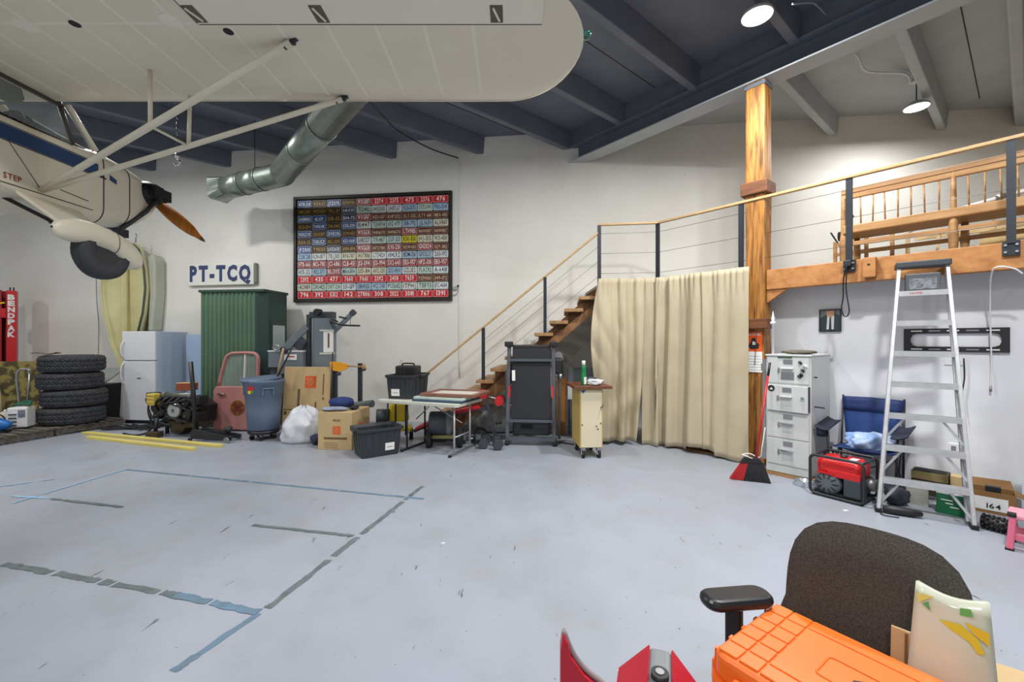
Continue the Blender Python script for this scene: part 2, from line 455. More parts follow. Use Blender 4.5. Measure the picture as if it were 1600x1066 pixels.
# ================================================================ AEROPLANE hung from the roof
m_cream = mat('aircraft_cream', (226,220,200), .38, col2=(214,207,186), scale=1.5, amt=.6, bump=.02, bscale=9, coat=.15)
m_cream2 = mat('aircraft_cream_tape', (232,227,210), .42)
m_navy = mat('aircraft_navy', (30,62,108), .35)
m_interior = mat('cockpit_black', (28,29,31), .7)
m_propwood = mat('propeller_wood', (196,122,42), .3, col2=(158,90,26), scale=4, stretch=(6,.6,.6), amt=.8, coat=.5)
m_eng = mat('engine_black', (26,27,30), .45, .3)
m_decal = mat('decal_red', (140,52,40), .6)
XC = -4.8; ZW = 3.95
pln = T('aeroplane', 'cream high-wing aeroplane with navy stripe hanging nose-inward from the roof', 'aeroplane', (XC, 4.0, 2.2))
PO = Matrix.Translation(-pln.location)
def PG(): g = G(); g.M = PO.copy(); return g
def wing_sec(t):                    # t 0..1 round the section: TE -> under -> LE -> top -> TE ; returns chord fraction, height
    if t < .5:
        u = 1-t*2                   # 1 .. 0 lower
        x = u; z = 0.0 if u > .22 else .055*(1-u/.22)**2
    else:
        u = (t-.5)*2; x = u
        z = .055*(1-u)**8+.185*((u**.55)*(1-u)*1.55+.0)+.008*u
        if u >= 1: z = 0.008
    return x, z
LEY, TEY = 4.23, 2.70
def plan(X, tip):                   # leading and trailing edge Y at span X
    x0 = tip-.62
    if X <= x0: return LEY, TEY
    k = min((X-x0)/.62, .9995); e = math.sqrt(max(1-k*k, 0)); c = 3.38
    return c+(LEY-c)*e, c-(c-TEY)*e
def wing(side):
    root = XC+side*.36; tip = XC+side*5.36
    g = PG()
    def fn(u, t):
        # finer stations toward the tip
        s = u*1.35 if u < .6 else .81+(.19)*math.sin((u-.6)/.4*PI/2)
        d = .36+(5.36-.36)*s
        le, te = plan(d, 5.36)
        x, z = wing_sec(t); ch = le-te
        return (XC+side*d, le-x*ch, ZW+z*min(1, (ch/1.62)**.8+.02))
    g.sheet(fn, 34, 36, sm=True)
    return g.build('wing', m_cream, pln)
wR = wing(1); wL = wing(-1)
# centre section over the cabin
g = PG(); g.sheet(lambda u, t: (XC-.37+.74*u, LEY-wing_sec(t)[0]*1.62, ZW+wing_sec(t)[1]), 1, 36); g.build('centre_section', m_cream, pln)
# aileron sleeve, seam line, rib tapes, ports
g = PG()
def ail(u, t):
    d = 2.5+(5.02-2.5)*u; le, te = plan(d, 5.36)
    pts = [(3.115, ZW-.006), (te-.004, ZW-.004), (te-.004, ZW+.014), (3.115, ZW+.075)]
    y, z = pts[min(int(t*3+.5), 3)]; return (XC+d, y, z)
g.sheet(ail, 12, 3, sm=False); g.build('aileron', m_cream2, wR)
g = PG(); g.bb(XC+2.5, XC+5.02, 3.117, 3.128, ZW-.003, ZW+.01); g.bb(XC+2.49, XC+2.5, 2.7, 3.12, ZW-.003, ZW+.01); g.build('aileron_gap', m_ink, wR)
g = PG()
for k in range(13):
    d = .55+.36*k
    if d > 4.7: break
    y1 = 3.125 if d > 2.45 else 2.75
    g.bb(XC+d-.014, XC+d+.014, y1, 4.02, ZW-.0025, ZW+.004)
    g.bb(XC-d-.014, XC-d+.014, y1, 4.02, ZW-.0025, ZW+.004)
g.bb(XC+.4, XC+2.45, 3.10, 3.125, ZW-.002, ZW+.004)
g.build('rib_tape', m_cream2, wR)
for px_, py_, r, mt, nm in ((117,37,.035,m_ink,'drain_port'), (357,49,.035,m_ink,'drain_port'), (267,32,.07,m_cream2,'inspection_cover'), (40,40,.07,m_cream2,'inspection_cover')):
    D = (ZW-H)*F/(CY-py_); X = (px_-CX)/F*D
    G().cyl(Vector((X, D, ZW-.005))-pln.location, Vector((X, D, ZW+.004))-pln.location, r, n=18).build(nm, mt, wR)
m_pocket = mat('hinge_pocket', (92,90,76), .7)
for X in (-2.26, -1.37, -.11):
    Y = 3.02
    g = PG(); g.bb(X-.045, X+.045, Y-.08, Y+.08, ZW-.008, ZW); g.build('hinge_pocket', m_pocket, wR)
    g = PG(); g.bar((X-.02, Y-.06, ZW-.012), (X+.02, Y+.06, ZW-.012), .014, .008); g.build('hinge_arm', m_cream2, wR)
g = PG(); g.ball((XC+5.38, 3.30, ZW+.045), (.035, .05, .03)); g.build('navigation_light', mat('green_lens', (16,90,78), .2, coat=.6), wR)
# ---- struts
A = Vector((-4.44, 4.0, 3.03)); TF = Vector((-1.62, 4.06, ZW-.02)); TR = Vector((-1.71, 3.29, ZW-.02))
def mirror(p): p = Vector(p); return Vector((2*XC-p.x, p.y, p.z))
for mir in (0, 1):
    q = (lambda p: mirror(p)) if mir else (lambda p: Vector(p))
    nm = ('strut',)
    for top in (TF, TR):
        g = PG(); a, b = q(A), q(top)
        g.tube([a+(b-a)*(k/8) for k in range(9)], .034, 10, sy=.55); st = g.build('wing_strut', m_cream, pln)
        g = PG(); d = (b-a).normalized(); g.bar(b-d*.07, b+d*.05+Vector((0,0,.02)), .03, .04); g.cyl(b+Vector((-.03,0,-.0)), b+Vector((.03,0,0)), .018, n=8); g.build('strut_fitting', m_dark, st)
    f1 = q(A+(TF-A)*.487); r1 = q(A+(TR-A)*.487)
    g = PG(); g.tube([f1, Vector((f1.x, f1.y+.02, ZW))], .017, 8); g.build('jury_strut', m_cream, pln)
    g = PG(); g.tube([r1, Vector((r1.x+.0, r1.y+.0, ZW))], .017, 8); g.build('jury_strut', m_cream, pln)
    g = PG(); g.tube([f1, r1], .012, 8); g.build('jury_brace', m_cream, pln)
# ---- fuselage: stations (Y, half width, z bottom, z top, corner)
ST = [(-1.0,.04,3.42,3.56,.02), (-.2,.14,3.30,3.66,.05), (.8,.24,3.16,3.74,.06), (1.9,.33,3.03,3.76,.06), (2.7,.37,2.97,3.62,.05), (3.4,.375,2.95,3.60,.05),
      (4.0,.375,2.93,3.60,.05), (4.35,.37,2.90,3.62,.06), (4.62,.355,2.90,3.70,.16), (4.95,.33,2.94,3.70,.2), (5.2,.29,3.02,3.68,.2), (5.45,.2,3.18,3.64,.14), (5.58,.12,3.32,3.60,.08)]
def station(Y):
    for a, b in zip(ST, ST[1:]):
        if a[0] <= Y <= b[0]:
            t = (Y-a[0])/(b[0]-a[0]); t2 = t
            return [a[k]+(b[k]-a[k])*t2 for k in range(5)]
    return list(ST[-1])
def ring(Y, n=6):
    _, w, zb, zt, r = station(Y); r = min(r, w*.9, (zt-zb)*.45)
    return [(XC+x, Y, (zb+zt)/2+z) for x, z in rrect(2*w, zt-zb, r, n)]
def hull(Y0, Y1, N, name, mt):
    g = PG(); rs = [ring(Y0+(Y1-Y0)*k/N) for k in range(N+1)]; n = len(rs[0]); i = len(g.v)
    for rr in rs:
        for p in rr: g.V(p)
    for a in range(N):
        for b in range(n):
            b2 = (b+1) % n; g.Fa((i+a*n+b, i+a*n+b2, i+(a+1)*n+b2, i+(a+1)*n+b), True)
    g.Fa([i+k for k in range(n)]); g.Fa([i+N*n+k for k in range(n-1, -1, -1)])
    o = g.build(name, mt, pln); q = o.modifiers.new('edge', 'EDGE_SPLIT'); q.split_angle = R(50); return o
fu = hull(-1.0, 4.62, 30, 'fuselage', m_cream)
cw = hull(4.63, 5.58, 14, 'engine_cowl', m_cream)
# dark cowl seams, stripe and break marks on the visible (right) side and its mirror
def side_patch(name, mt, zf0, zf1, Y0, Y1, sd, N=10, off=.004, par=None):
    g = PG()
    def fn(u, v):
        Y = Y0+(Y1-Y0)*u; w = station(Y)[1]
        return (XC+sd*(w+off), Y, zf0(u)+(zf1(u)-zf0(u))*v)
    g.sheet(fn, N, 1); return g.build(name, mt, par or fu)
for sd in (1, -1):
    side_patch('navy_stripe', m_navy, lambda u: 3.385+.0*u, lambda u: 3.515, .9, 4.56, sd, 20)
    side_patch('stripe_edge', m_ink, lambda u: 3.374, lambda u: 3.382, .9, 4.5, sd, 20, .003)
    side_patch('stripe_edge', m_ink, lambda u: 3.52, lambda u: 3.527, .9, 4.5, sd, 20, .003)
    side_patch('stripe_chip', m_navy, lambda u: 3.40-.02*u, lambda u: 3.46-.03*u, 4.70, 4.79, sd, 3, .004, cw)
    side_patch('stripe_chip', m_ink, lambda u: 3.385, lambda u: 3.43-.035*u, 4.56, 4.66, sd, 3, .004, fu)
    side_patch('door_seam', m_ink, lambda u: 3.55-.50*u, lambda u: 3.56-.50*u, 3.6, 3.98, sd, 8, .003)
    side_patch('sill_seam', m_ink, lambda u: 3.10-.02*u, lambda u: 3.107-.02*u, 4.16, 4.45, sd, 8, .003)
    side_patch('bottom_seam', m_ink, lambda u: 3.0, lambda u: 3.008, 2.9, 4.5, sd, 12, .003)
for Y in (4.625, 4.97):
    g = PG(); g.tube([Vector(p) for p in [(q[0]+(q[0]-XC)*.004, q[1], q[2]) for q in ring(Y)]], .0055, 6, closed=True); g.build('cowl_seam', m_ink, cw)
g = PG(); g.text('NO STEP', (XC+.381, 3.70, 3.045), (0,1,0), (0,0,1), .05, .26); g.build('no_step_decal', m_decal, fu, kind='stuff')
# cabin frame, glass, roof line
def fr(p, q, r, nm='cabin_tube', mt=None):
    g = PG(); g.tube([p, q], r, 8); return g.build(nm, mt or m_cream, pln)
for sd in (1, -1):
    fr((XC+sd*.365, 4.29, 3.60), (XC+sd*.35, 4.17, ZW+.02), .022, mt=mat('cabin_frame', (60,58,52), .5))
    fr((XC+sd*.33, 4.56, 3.66), (XC+sd*.33, 4.27, ZW+.04), .03)
    fr((XC+sd*.365, 2.72, 3.60), (XC+sd*.36, 2.72, ZW+.02), .02)
    g = PG(); g.bb(XC+sd*.355-.02, XC+sd*.355+.02, 2.72, 4.2, ZW-.025, ZW+.0); g.build('window_rail', mat('cabin_frame', (60,58,52), .5), pln)
    g = PG(); g.poly([(XC+sd*.372, 2.73, 3.60), (XC+sd*.372, 4.28, 3.60), (XC+sd*.352, 4.17, ZW), (XC+sd*.36, 2.73, ZW)]); g.build('side_window', m_glass, pln)
g = PG(); g.poly([(XC-.33, 4.58, 3.67), (XC+.33, 4.58, 3.67), (XC+.33, 4.28, ZW+.02), (XC-.33, 4.28, ZW+.02)]); g.build('windscreen', m_glass, pln)
g = PG(); g.sheet(lambda u, v: (XC+.34*math.cos(PI*u), 3.98+.60*v, 3.56+(.21-.11*v)*math.sin(PI*u)**.5+.01*v), 14, 4); g.build('glareshield', m_interior, pln)
g = PG(); g.bb(XC-.33, XC+.33, 3.98, 4.02, 3.45, 3.66); g.build('instrument_panel', m_interior, pln)
g = PG(); g.tube([(XC+.20+.12*math.cos(2*PI*k/20), 3.90+.02*math.sin(2*PI*k/20), 3.62+.12*math.sin(2*PI*k/20)) for k in range(20)], .012, 6, closed=True)
g.tube([(XC+.2, 3.9, 3.62), (XC+.2, 3.9, 3.74)], .009, 6); g.tube([(XC+.08, 3.9, 3.62), (XC+.32, 3.9, 3.62)], .009, 6); g.tube([(XC+.2, 3.9, 3.62), (XC+.2, 4.0, 3.58)], .012, 6)
g.build('control_wheel', m_interior, pln)
m_bag = mat('cabin_headliner', (84,86,80), .8)
g = PG(); g.prism([(3.2,ZW+.01), (3.93,ZW+.01), (3.96,3.87), (3.92,3.81), (3.82,3.77), (3.5,3.765), (3.2,3.78)], XC+.25, XC+.265, 'yz'); g.build('sun_visor', m_bag, pln, bevel=.006)
g = PG(); g.bb(XC-.3, XC+.3, 2.9, 3.3, 3.3, 3.62); g.build('seat_back', m_interior, pln, bevel=.03)
# engine cylinders, propeller, exhaust
for sd in (1, -1):
    for k, Y in enumerate((5.28, 5.44)):
        g = PG(); x0 = XC+sd*.1; x1 = XC+sd*(.40-.03*k)
        for q in range(7):
            xa = x0+(x1-x0)*(q/7); g.cyl((xa, Y, 3.46), (xa+sd*.022, Y, 3.46), .075, n=12)
        g.cyl((x0, Y, 3.46), (x1, Y, 3.46), .058, n=12); g.box((x1, Y, 3.47), (.05, .12, .13)); g.build('engine_cylinder', m_eng, pln)
    g = PG(); g.tube([(XC+sd*.36, 5.3, 3.38), (XC+sd*.32, 5.2, 3.2), (XC+sd*.25, 4.95, 2.93), (XC+sd*.25, 4.93, 2.83)], .026, 8); g.build('exhaust_pipe', m_dark, pln)
    g = PG(); g.sheet(lambda u, v: (XC+sd*(.13+.27*math.sin(PI*v)**.6*(.55+.45*math.sin(PI*u))), 5.16+.36*u, 3.47+.145*math.cos(PI*v)*(.6+.4*math.sin(PI*u))), 10, 10); g.build('cylinder_shroud', m_eng, pln, thick=.01)
g = PG(); g.box((XC+.02, 5.12, 2.93), (.16, .2, .1)); g.build('air_intake', m_dark, pln, bevel=.01)
g = PG(); g.lathe([(.02,5.80), (.06,5.79), (.07,5.74), (.07,5.66), (.11,5.6), (.12,5.5)], 18, (XC, 0, 3.49), 'y'); g.build('propeller_hub', m_dark, pln)
ang = math.atan2(-.51, .63)
for sgn in (0, PI):
    g = PG(); ax = Vector((math.cos(ang+sgn), 0, math.sin(ang+sgn))); pr = Vector((-ax.z, 0, ax.x)); O = Vector((XC, 5.74, 3.49))
    def blade(u, v):
        r = .04+.80*u; wdt = .055+.025*math.sin(PI*min(u*1.25, 1))-.05*max(0, u-.72)/.28*.9; tw = R(60-48*u); th = .022*(1-.75*u)
        a = 2*PI*v; x = math.cos(a)*wdt*(1 if u < .97 else .55); y = math.sin(a)*th
        return O+ax*r+pr*(x*math.cos(tw*.4)-y*math.sin(tw*.4))+Vector((0, 1, 0))*(x*math.sin(tw*.4)+y*math.cos(tw*.4))
    g.sheet(blade, 16, 12, cv=True); n = len(g.v); g.Fa([n-12+k for k in range(12)]); bl = g.build('propeller_blade', m_propwood, pln)
    g = PG(); g.sheet(lambda u, v: blade(.90+.1*u, v)+(blade(.90+.1*u, v)-(O+ax*(.04+.8*(.9+.1*u))))*.12, 3, 12, cv=True); g.build('tip_sheath', mat('brass_tip', (120,104,64), .4, .6), bl)
# landing gear
m_tyre = mat('aircraft_tyre', (52,54,58), .7)
for sd in (1, -1):
    q = lambda x, y, z: (XC+sd*x, y, z)
    g = PG(); g.poly([q(.36,3.80,2.96), q(.36,4.36,2.94), q(.84,4.14,2.66), q(.82,3.74,2.66)]); leg = g.build('gear_leg', m_cream, pln, thick=.03, bevel=.008)
    g = PG(); g.tube([q(.02,3.9,3.0), q(.5,3.93,2.75), q(.86,3.97,2.50)], .018, 8); g.build('shock_strut', m_interior, pln)
    # spat: top and bottom lines read along its length
    SP = [(3.60,2.60,2.58,.01), (3.64,2.655,2.52,.05), (3.74,2.705,2.50,.085), (3.88,2.715,2.50,.105), (4.08,2.69,2.475,.11), (4.20,2.655,2.40,.11), (4.32,2.605,2.35,.10), (4.40,2.545,2.355,.075), (4.44,2.49,2.39,.045), (4.46,2.45,2.43,.01)]
    def spat(u, v):
        k = u*(len(SP)-1); i_ = min(int(k), len(SP)-2); t_ = k-i_; s_ = [SP[i_][c]+(SP[i_+1][c]-SP[i_][c])*t_ for c in range(4)]
        a = 2*PI*v; c_, n_ = math.cos(a), math.sin(a)
        return Vector(q(.90+s_[3]*math.copysign(abs(c_)**.75, c_), s_[0], (s_[1]+s_[2])/2+(s_[1]-s_[2])/2*math.copysign(abs(n_)**.8, n_)))
    g = PG(); g.sheet(spat, 26, 20, cv=True); sp = g.build('wheel_spat', m_cream, pln)
    g = PG(); g.tube([spat(.47, v/20)+Vector((0,0,0)) for v in range(20)], .004, 5, closed=True); g.build('spat_seam', m_ink, sp)
    g = PG(); w0 = XC+sd*.90
    prof = [(.115,-.06), (.16,-.085), (.215,-.08), (.243,-.05), (.25,-.018), (.246,-.012), (.25,-.006), (.25,.006), (.246,.012), (.25,.018), (.243,.05), (.215,.08), (.16,.085), (.115,.06)]
    g.lathe(prof, 32, (w0, 4.04, 2.455), 'x'); wl = g.build('tyre', m_tyre, pln)
    g = PG(); g.lathe([(.0,-.05), (.05,-.055), (.06,-.03), (.1,-.035), (.118,-.06), (.118,.06), (.1,.035), (.06,.03), (.05,.055), (0,.05)], 20, (w0, 4.04, 2.455), 'x'); g.build('wheel_hub', m_steel, wl)
# tail
g = PG(); g.sheet(lambda u, v: (XC+(u-.5)*2.8, -1.0+.35*(1-(2*u-1)**2)+(-.55+1.1*0)*v*(1-.4*(2*u-1)**2), 3.5), 16, 3); g.build('tailplane', m_cream, pln, thick=.05)
g = PG(); g.prism([(-.1,3.6), (-.75,4.35), (-1.25,4.4), (-1.5,3.9), (-1.4,3.3), (-1.0,3.4)], XC-.025, XC+.025, 'yz'); g.build('tail_fin', m_cream, pln, bevel=.01)
# hanging cables up to the roof
for x, y in ((XC-.36, 4.05), (XC+.36, 4.05), (XC-.36, 3.25), (XC+.36, 3.25), (XC, -.8)):
    z = ZW+.15 if y > 0 else 3.6
    g = PG(); g.tube([(x, y, z), (x, y, ZD)], .006, 6); g.build('suspension_cable', m_steel, pln)
# ---------------------------------------------------------------- duct, hook, conduits
m_galv = mat('galvanised', (150,160,152), .38, .75, col2=(118,128,120), scale=6, amt=.7, stretch=(1,1,3))
duct = T('ventilation_duct', 'galvanised round ventilation duct with an elbow near the block wall', 'duct', (-4.1, 7.49, 4.52))
dO = duct.location
def seg(a, b, nm='duct_section', r=.195):
    g = G(); g.cyl(Vector(a)-dO, Vector(b)-dO, r, n=28, caps=False); o = g.build(nm, m_galv, duct, thick=.006); return o
e0 = Vector((1.3, 1.28, 4.52)); e1 = Vector((-2.55, 5.71, 4.52)); eE = Vector((-4.02, 7.40, 4.52)); e2 = Vector((-4.45, 7.56, 4.50)); e3 = Vector((-5.25, 7.86, 4.46)); e4 = Vector((-5.50, 7.95, 4.44))
seg(e0, e1); seg(e1, eE-(eE-e1).normalized()*.12); 
g = G(); g.tube([p-dO for p in cat_rom([eE-(eE-e1).normalized()*.14, eE, e2], 5)], .197, 28, caps=False); g.build('duct_elbow', m_galv, duct)
seg(e2, e2+(e3-e2)*.5); seg(e2+(e3-e2)*.5, e3)
for p, d in ((e1, e1-e0), (e1+(eE-e1)*.45, eE-e1), (e2, e3-e2), (e2+(e3-e2)*.5, e3-e2)):
    g = G(); d = d.normalized(); g.cyl(p-d*.02-dO, p+d*.02-dO, .204, n=28, caps=False); g.build('duct_band', m_galv, duct, thick=.006)
g = G(); d = (e4-e3).normalized(); x = d.cross(Vector((0,0,1))).normalized(); z = x.cross(d); i = 0
N = 28
for k in range(N):
    a = 2*PI*k/N; g.V(e3-dO+x*math.cos(a)*.195+z*math.sin(a)*.195)
for k in range(N):
    a = 2*PI*k/N; c, s_ = math.cos(a), math.sin(a); q = .2/max(abs(c), abs(s_)); g.V(e4-dO+x*c*q+z*s_*q)
for k in range(N): g.Fa((k, (k+1) % N, N+(k+1) % N, N+k))
g.build('duct_boot', m_galv, duct, thick=.006)
for x, y in ((-4.6, 7.6), (-2.2, 5.3), (.2, 2.55)): G().tube([Vector((x, y, 4.68))-dO, Vector((x, y, ZD))-dO], .006, 6).build('duct_hanger', m_dark, duct)
hk = T('chain_hoist_hook', 'steel hook on a dark chain dangling beside the wing struts', 'hook', (-4.35, 5.52, 3.93))
for k in range(46):
    z = .14+.034*k
    if z+3.93 > ZD-.33: break
    g = G(); an = PI/2*(k % 2)
    g.tube([(.010*math.cos(t)*math.cos(an), .010*math.cos(t)*math.sin(an), z+.019*math.sin(t)) for t in [2*PI*q/8 for q in range(8)]], .0035, 5, closed=True); g.build('chain_link', m_dark, hk)
g = G(); g.ball((0,0,.09), (.028,.028,.04)); g.tube([(.0,0,.06), (.03,0,.03), (.035,0,0), (.015,0,-.03), (-.015,0,-.03), (-.032,0,0)], .011, 8); g.build('hook', m_chrome, hk)
m_conduit = mat('painted_conduit', (226,226,222), .5)
cd = [WP(718, 590, .015), WP(718, 262, .015), WP(716, 246, .03)]
c2 = [PX(716, 246, 8.2), PX(672, 231, 8.0), PX(625, 206, 7.3), PX(612, 196, 7.0), PX(576, 157, 6.0), PX(556, 130, 5.55)]
g = G(); g.tube(cat_rom([WP(718, 590, .02), WP(718, 420, .02), WP(718, 268, .02), WP(716, 247, .06)], 4), .012, 6); g.mi = 1; g.tube(cat_rom([WP(716, 247, .06)]+[PX(672,232,7.9), PX(626,207,7.25), PX(612,196,6.95), PX(576,157,6.0), PX(540,118,5.28)], 4), .013, 6)
tag(g.build('wall_conduit', [m_conduit, m_dark]), 'thin conduit running down the block wall beside the plate picture', 'conduit')
g = G(); pts = [PX(1330, 74, 5.9), PX(1343, 94, 5.95), PX(1356, 112, 6.05), PX(1413, 115, 6.3), PX(1424, 131, 6.4)]
g.tube(cat_rom(pts, 4), .014, 6); g.box(PX(1428, 127, 6.4), (.09, .09, .05)); tag(g.build('lamp_conduit', mat('white_conduit', (225,226,226), .4)), 'white bent conduit feeding the lamp above the loft', 'conduit')
g = G(); g.tube(cat_rom([PX(1238, 6, 4.4), PX(1268, 4, 4.4), PX(1276, 8, 4.45), PX(1290, 22, 4.6)], 4), .009, 6); tag(g.build('lamp_cable', m_slate), 'slate painted conduit running from the lamp beside the girder', 'conduit')
# ================================================================ POST, STAIRS, RAILINGS, CURTAIN, LOFT CONTENTS
def oakpost():
    return mat('oak_post', (182,124,56), .5, col2=(76,40,16), scale=3.0, amt=.85, stretch=(9,9,.8), bump=.5, bscale=9, detail=9, lo=.42, hi=.66)
m_oak = oakpost()
m_oakdark = mat('dark_oak', (128,80,46), .6, col2=(78,46,26), scale=3, amt=.8, stretch=(.6,5,5), bump=.25)
post = T('timber_post', 'massive rough-hewn oak post carrying the steel girder beside the canvas curtain', 'post', JM(6.14, 2.295, 0), MA)
g = G()
def pfn(u, v):
    z = 5.03*u; pts = rrect(.24, .24, .022, 2); k = int(v*len(pts)+.5) % len(pts); x, y = pts[k]
    w = 1+.03*math.sin(z*2.1)+.02*math.sin(z*5.3+1)
    return (x*w, y*w, z)
nn = len(rrect(.24, .24, .022, 2)); g.sheet(pfn, 30, nn, cv=True, sm=False); g.build('shaft', m_oak, post)
G().box((0, -.01, 3.63), (.33, .31, .17)).build('collar', m_oakdark, post, bevel=.012)
G().box((0, -.10, 1.845), (.36, .2, .13)).build('ledge', m_oakdark, post, bevel=.01)
G().box((0, 0, 4.99), (.26, .26, .05)).build('cap_plate', m_slate, post, bevel=.005)
cal = T('wall_calendar', 'notice calendar with an orange picture page nailed to the oak post', 'calendar', JM(6.014, 2.305, 1.21), MA)
G().bb(-.105, .105, -.006, -.003, 0, .27).build('date_page', m_paper, cal)
g = G().bb(-.105, .105, -.006, -.003, .27, .53); cp = g.build('picture_page', m_orange, cal)
g = G(); g.text('NOTICES', (0, -.0075, .485), (1,0,0), (0,0,1), .03, .17); g.build('heading', m_paper, cp)
g = G(); g.poly([(-.03,-.0075,.30), (.06,-.0075,.31), (.07,-.0075,.36), (.03,-.0075,.40), (.02,-.0075,.45), (-.02,-.0075,.45), (-.03,-.0075,.40), (-.07,-.0075,.34)]); g.build('ink_figure', m_ink, cp)
g = G(); g.poly([(-.015,-.008,.36), (.03,-.008,.36), (.02,-.008,.40), (-.01,-.008,.405)]); g.build('ink_shirt', m_paper, cp)
for k in range(6):
    G().bb(-.09, .09, -.0075, -.006, .03+.036*k, .033+.036*k).build('grid_line', m_steel, cp)
tw = T('twine', 'thin dark string hanging down in front of the post calendar', 'string', JM(6.0, 2.28, 1.3), MA)
G().tube([(.0, -.02, .0), (.015, -.025, .25), (.03, -.03, .45), (.04, -.02, .47)], .004, 5).build('cord', m_dark, tw)
# ---- stairs
stair = T('timber_staircase', 'open timber staircase rising along the block wall to the loft landing', 'staircase', (pA.x, pA.y, 0), WA)
m_tread = mat('stair_tread', (176,138,92), .6, col2=(128,92,56), scale=4, amt=.8, stretch=(5,.5,2), bump=.12)
m_string = mat('stair_stringer', (146,104,64), .6, col2=(104,70,42), scale=4, amt=.8, bump=.12)
RS, RN, X0S = .195, .2423, -2.95
for k in range(1, 13):
    x = X0S+RN*(k-1)
    G().bb(x-.03, x+.27, -.02, 1.16, RS*k-.055, RS*k).build('tread', m_tread, stair, bevel=.006)
for y in (.10, .98):
    pts = [(X0S+.02, 0)]
    for k in range(1, 13):
        x = X0S+RN*(k-1)+.03
        pts += [(x, RS*k-.056), (x+RN, RS*k-.056)]
    pts += [(-.04, RS*12.4), (-.04, RS*12.4-.3), (X0S+.45, 0)]
    G().prism(pts, y, y+.07, 'xz').build('stringer', m_string, stair, bevel=.004)
G().bb(-.06, .03, 0, .05, 0, ZL-.2).build('landing_post', m_string, stair) if 0 else None
m_rail = mat('pale_handrail', (196,166,120), .45, col2=(172,140,94), scale=5, amt=.7, stretch=(.5,5,5))
m_railpost = mat('railing_steel', (44,49,56), .5, .3)
m_cable = mat('rail_cable', (120,122,124), .4, .7)
sr_ = T('stair_railing', 'pale wood stair handrail on black posts with thin steel cables', 'railing', (pA.x, pA.y, 0), WA)
sl_ = .805
def rz_(x): return 3.37+sl_*x
G().bar((-2.87, .02, rz_(-2.87)), (-.01, .02, rz_(-.01)), .05, .032).build('handrail', m_rail, sr_, bevel=.006)
for x in (-1.89, -.87):
    k = int((x-X0S)/RN)+1
    G().bb(x-.025, x+.025, -.005, .045, RS*k, rz_(x)-.01).build('railing_post', m_railpost, sr_)
for d in (.22, .46, .70):
    G().tube([(-1.89, .02, rz_(-1.89)-d), (.0, .02, rz_(0)-d)], .003, 5).build('steel_cable', m_cable, sr_)
lr = T('loft_railing', 'pale wood loft handrail on flat black posts with thin steel cables', 'railing', JM(6.03, 0, ZL))
lo_ = -lr.location
def LG(): g = G(); g.M = Matrix.Translation(lo_); return g
ZR = 3.505
a = Vector((pA.x, pA.y+.02, ZR-.02)); b = JM(6.03, 3.72, ZR-.02); c = JM(6.03, -6.2, ZR-.02)
LG().bar(a, b, .055, .035).build('handrail', m_rail, lr, bevel=.006)
LG().bar(b, c, .055, .035).build('handrail', m_rail, lr, bevel=.006)
LM = [3.72, 2.47, 1.30, .106, -1.1, -2.3, -3.5, -4.7, -5.9]
g = LG(); g.bb(a.x-.025, a.x+.025, a.y-.025, a.y+.025, ZL-.16, ZR-.03); g.build('railing_post', m_railpost, lr)
for m in LM:
    g = LG(); g.M = Matrix.Translation(lo_) @ gm(); low = ZL-.05 if m > 2 else ZL-.02
    g.bb(-m-.03, -m+.03, 6.015, 6.045, low-.2 if m > 2 else low, ZR-.035); p_ = g.build('railing_post', m_railpost, lr)
    if m < 2:
        g = LG(); g.M = Matrix.Translation(lo_) @ gm(); g.bb(-m-.055, -m+.055, 6.03, 6.06, ZL-.13, ZL+.0); pl_ = g.build('base_plate', m_railpost, p_)
        for sx in (-.035, .035):
            for zz in (-.035, -.10):
                g = LG(); g.M = Matrix.Translation(lo_) @ gm(); g.cyl((-m+sx, 6.015, ZL+zz), (-m+sx, 6.03, ZL+zz), .011, n=8); g.build('bolt', m_steel, p_)
for z in (3.34, 3.02, 2.70):
    LG().tube([Vector((a.x, a.y, z)), JM(6.03, 3.72, z)], .003, 5).build('steel_cable', m_cable, lr)
    LG().tube([JM(6.03, 3.72, z), JM(6.03, -5.9, z)], .003, 5).build('steel_cable', m_cable, lr)
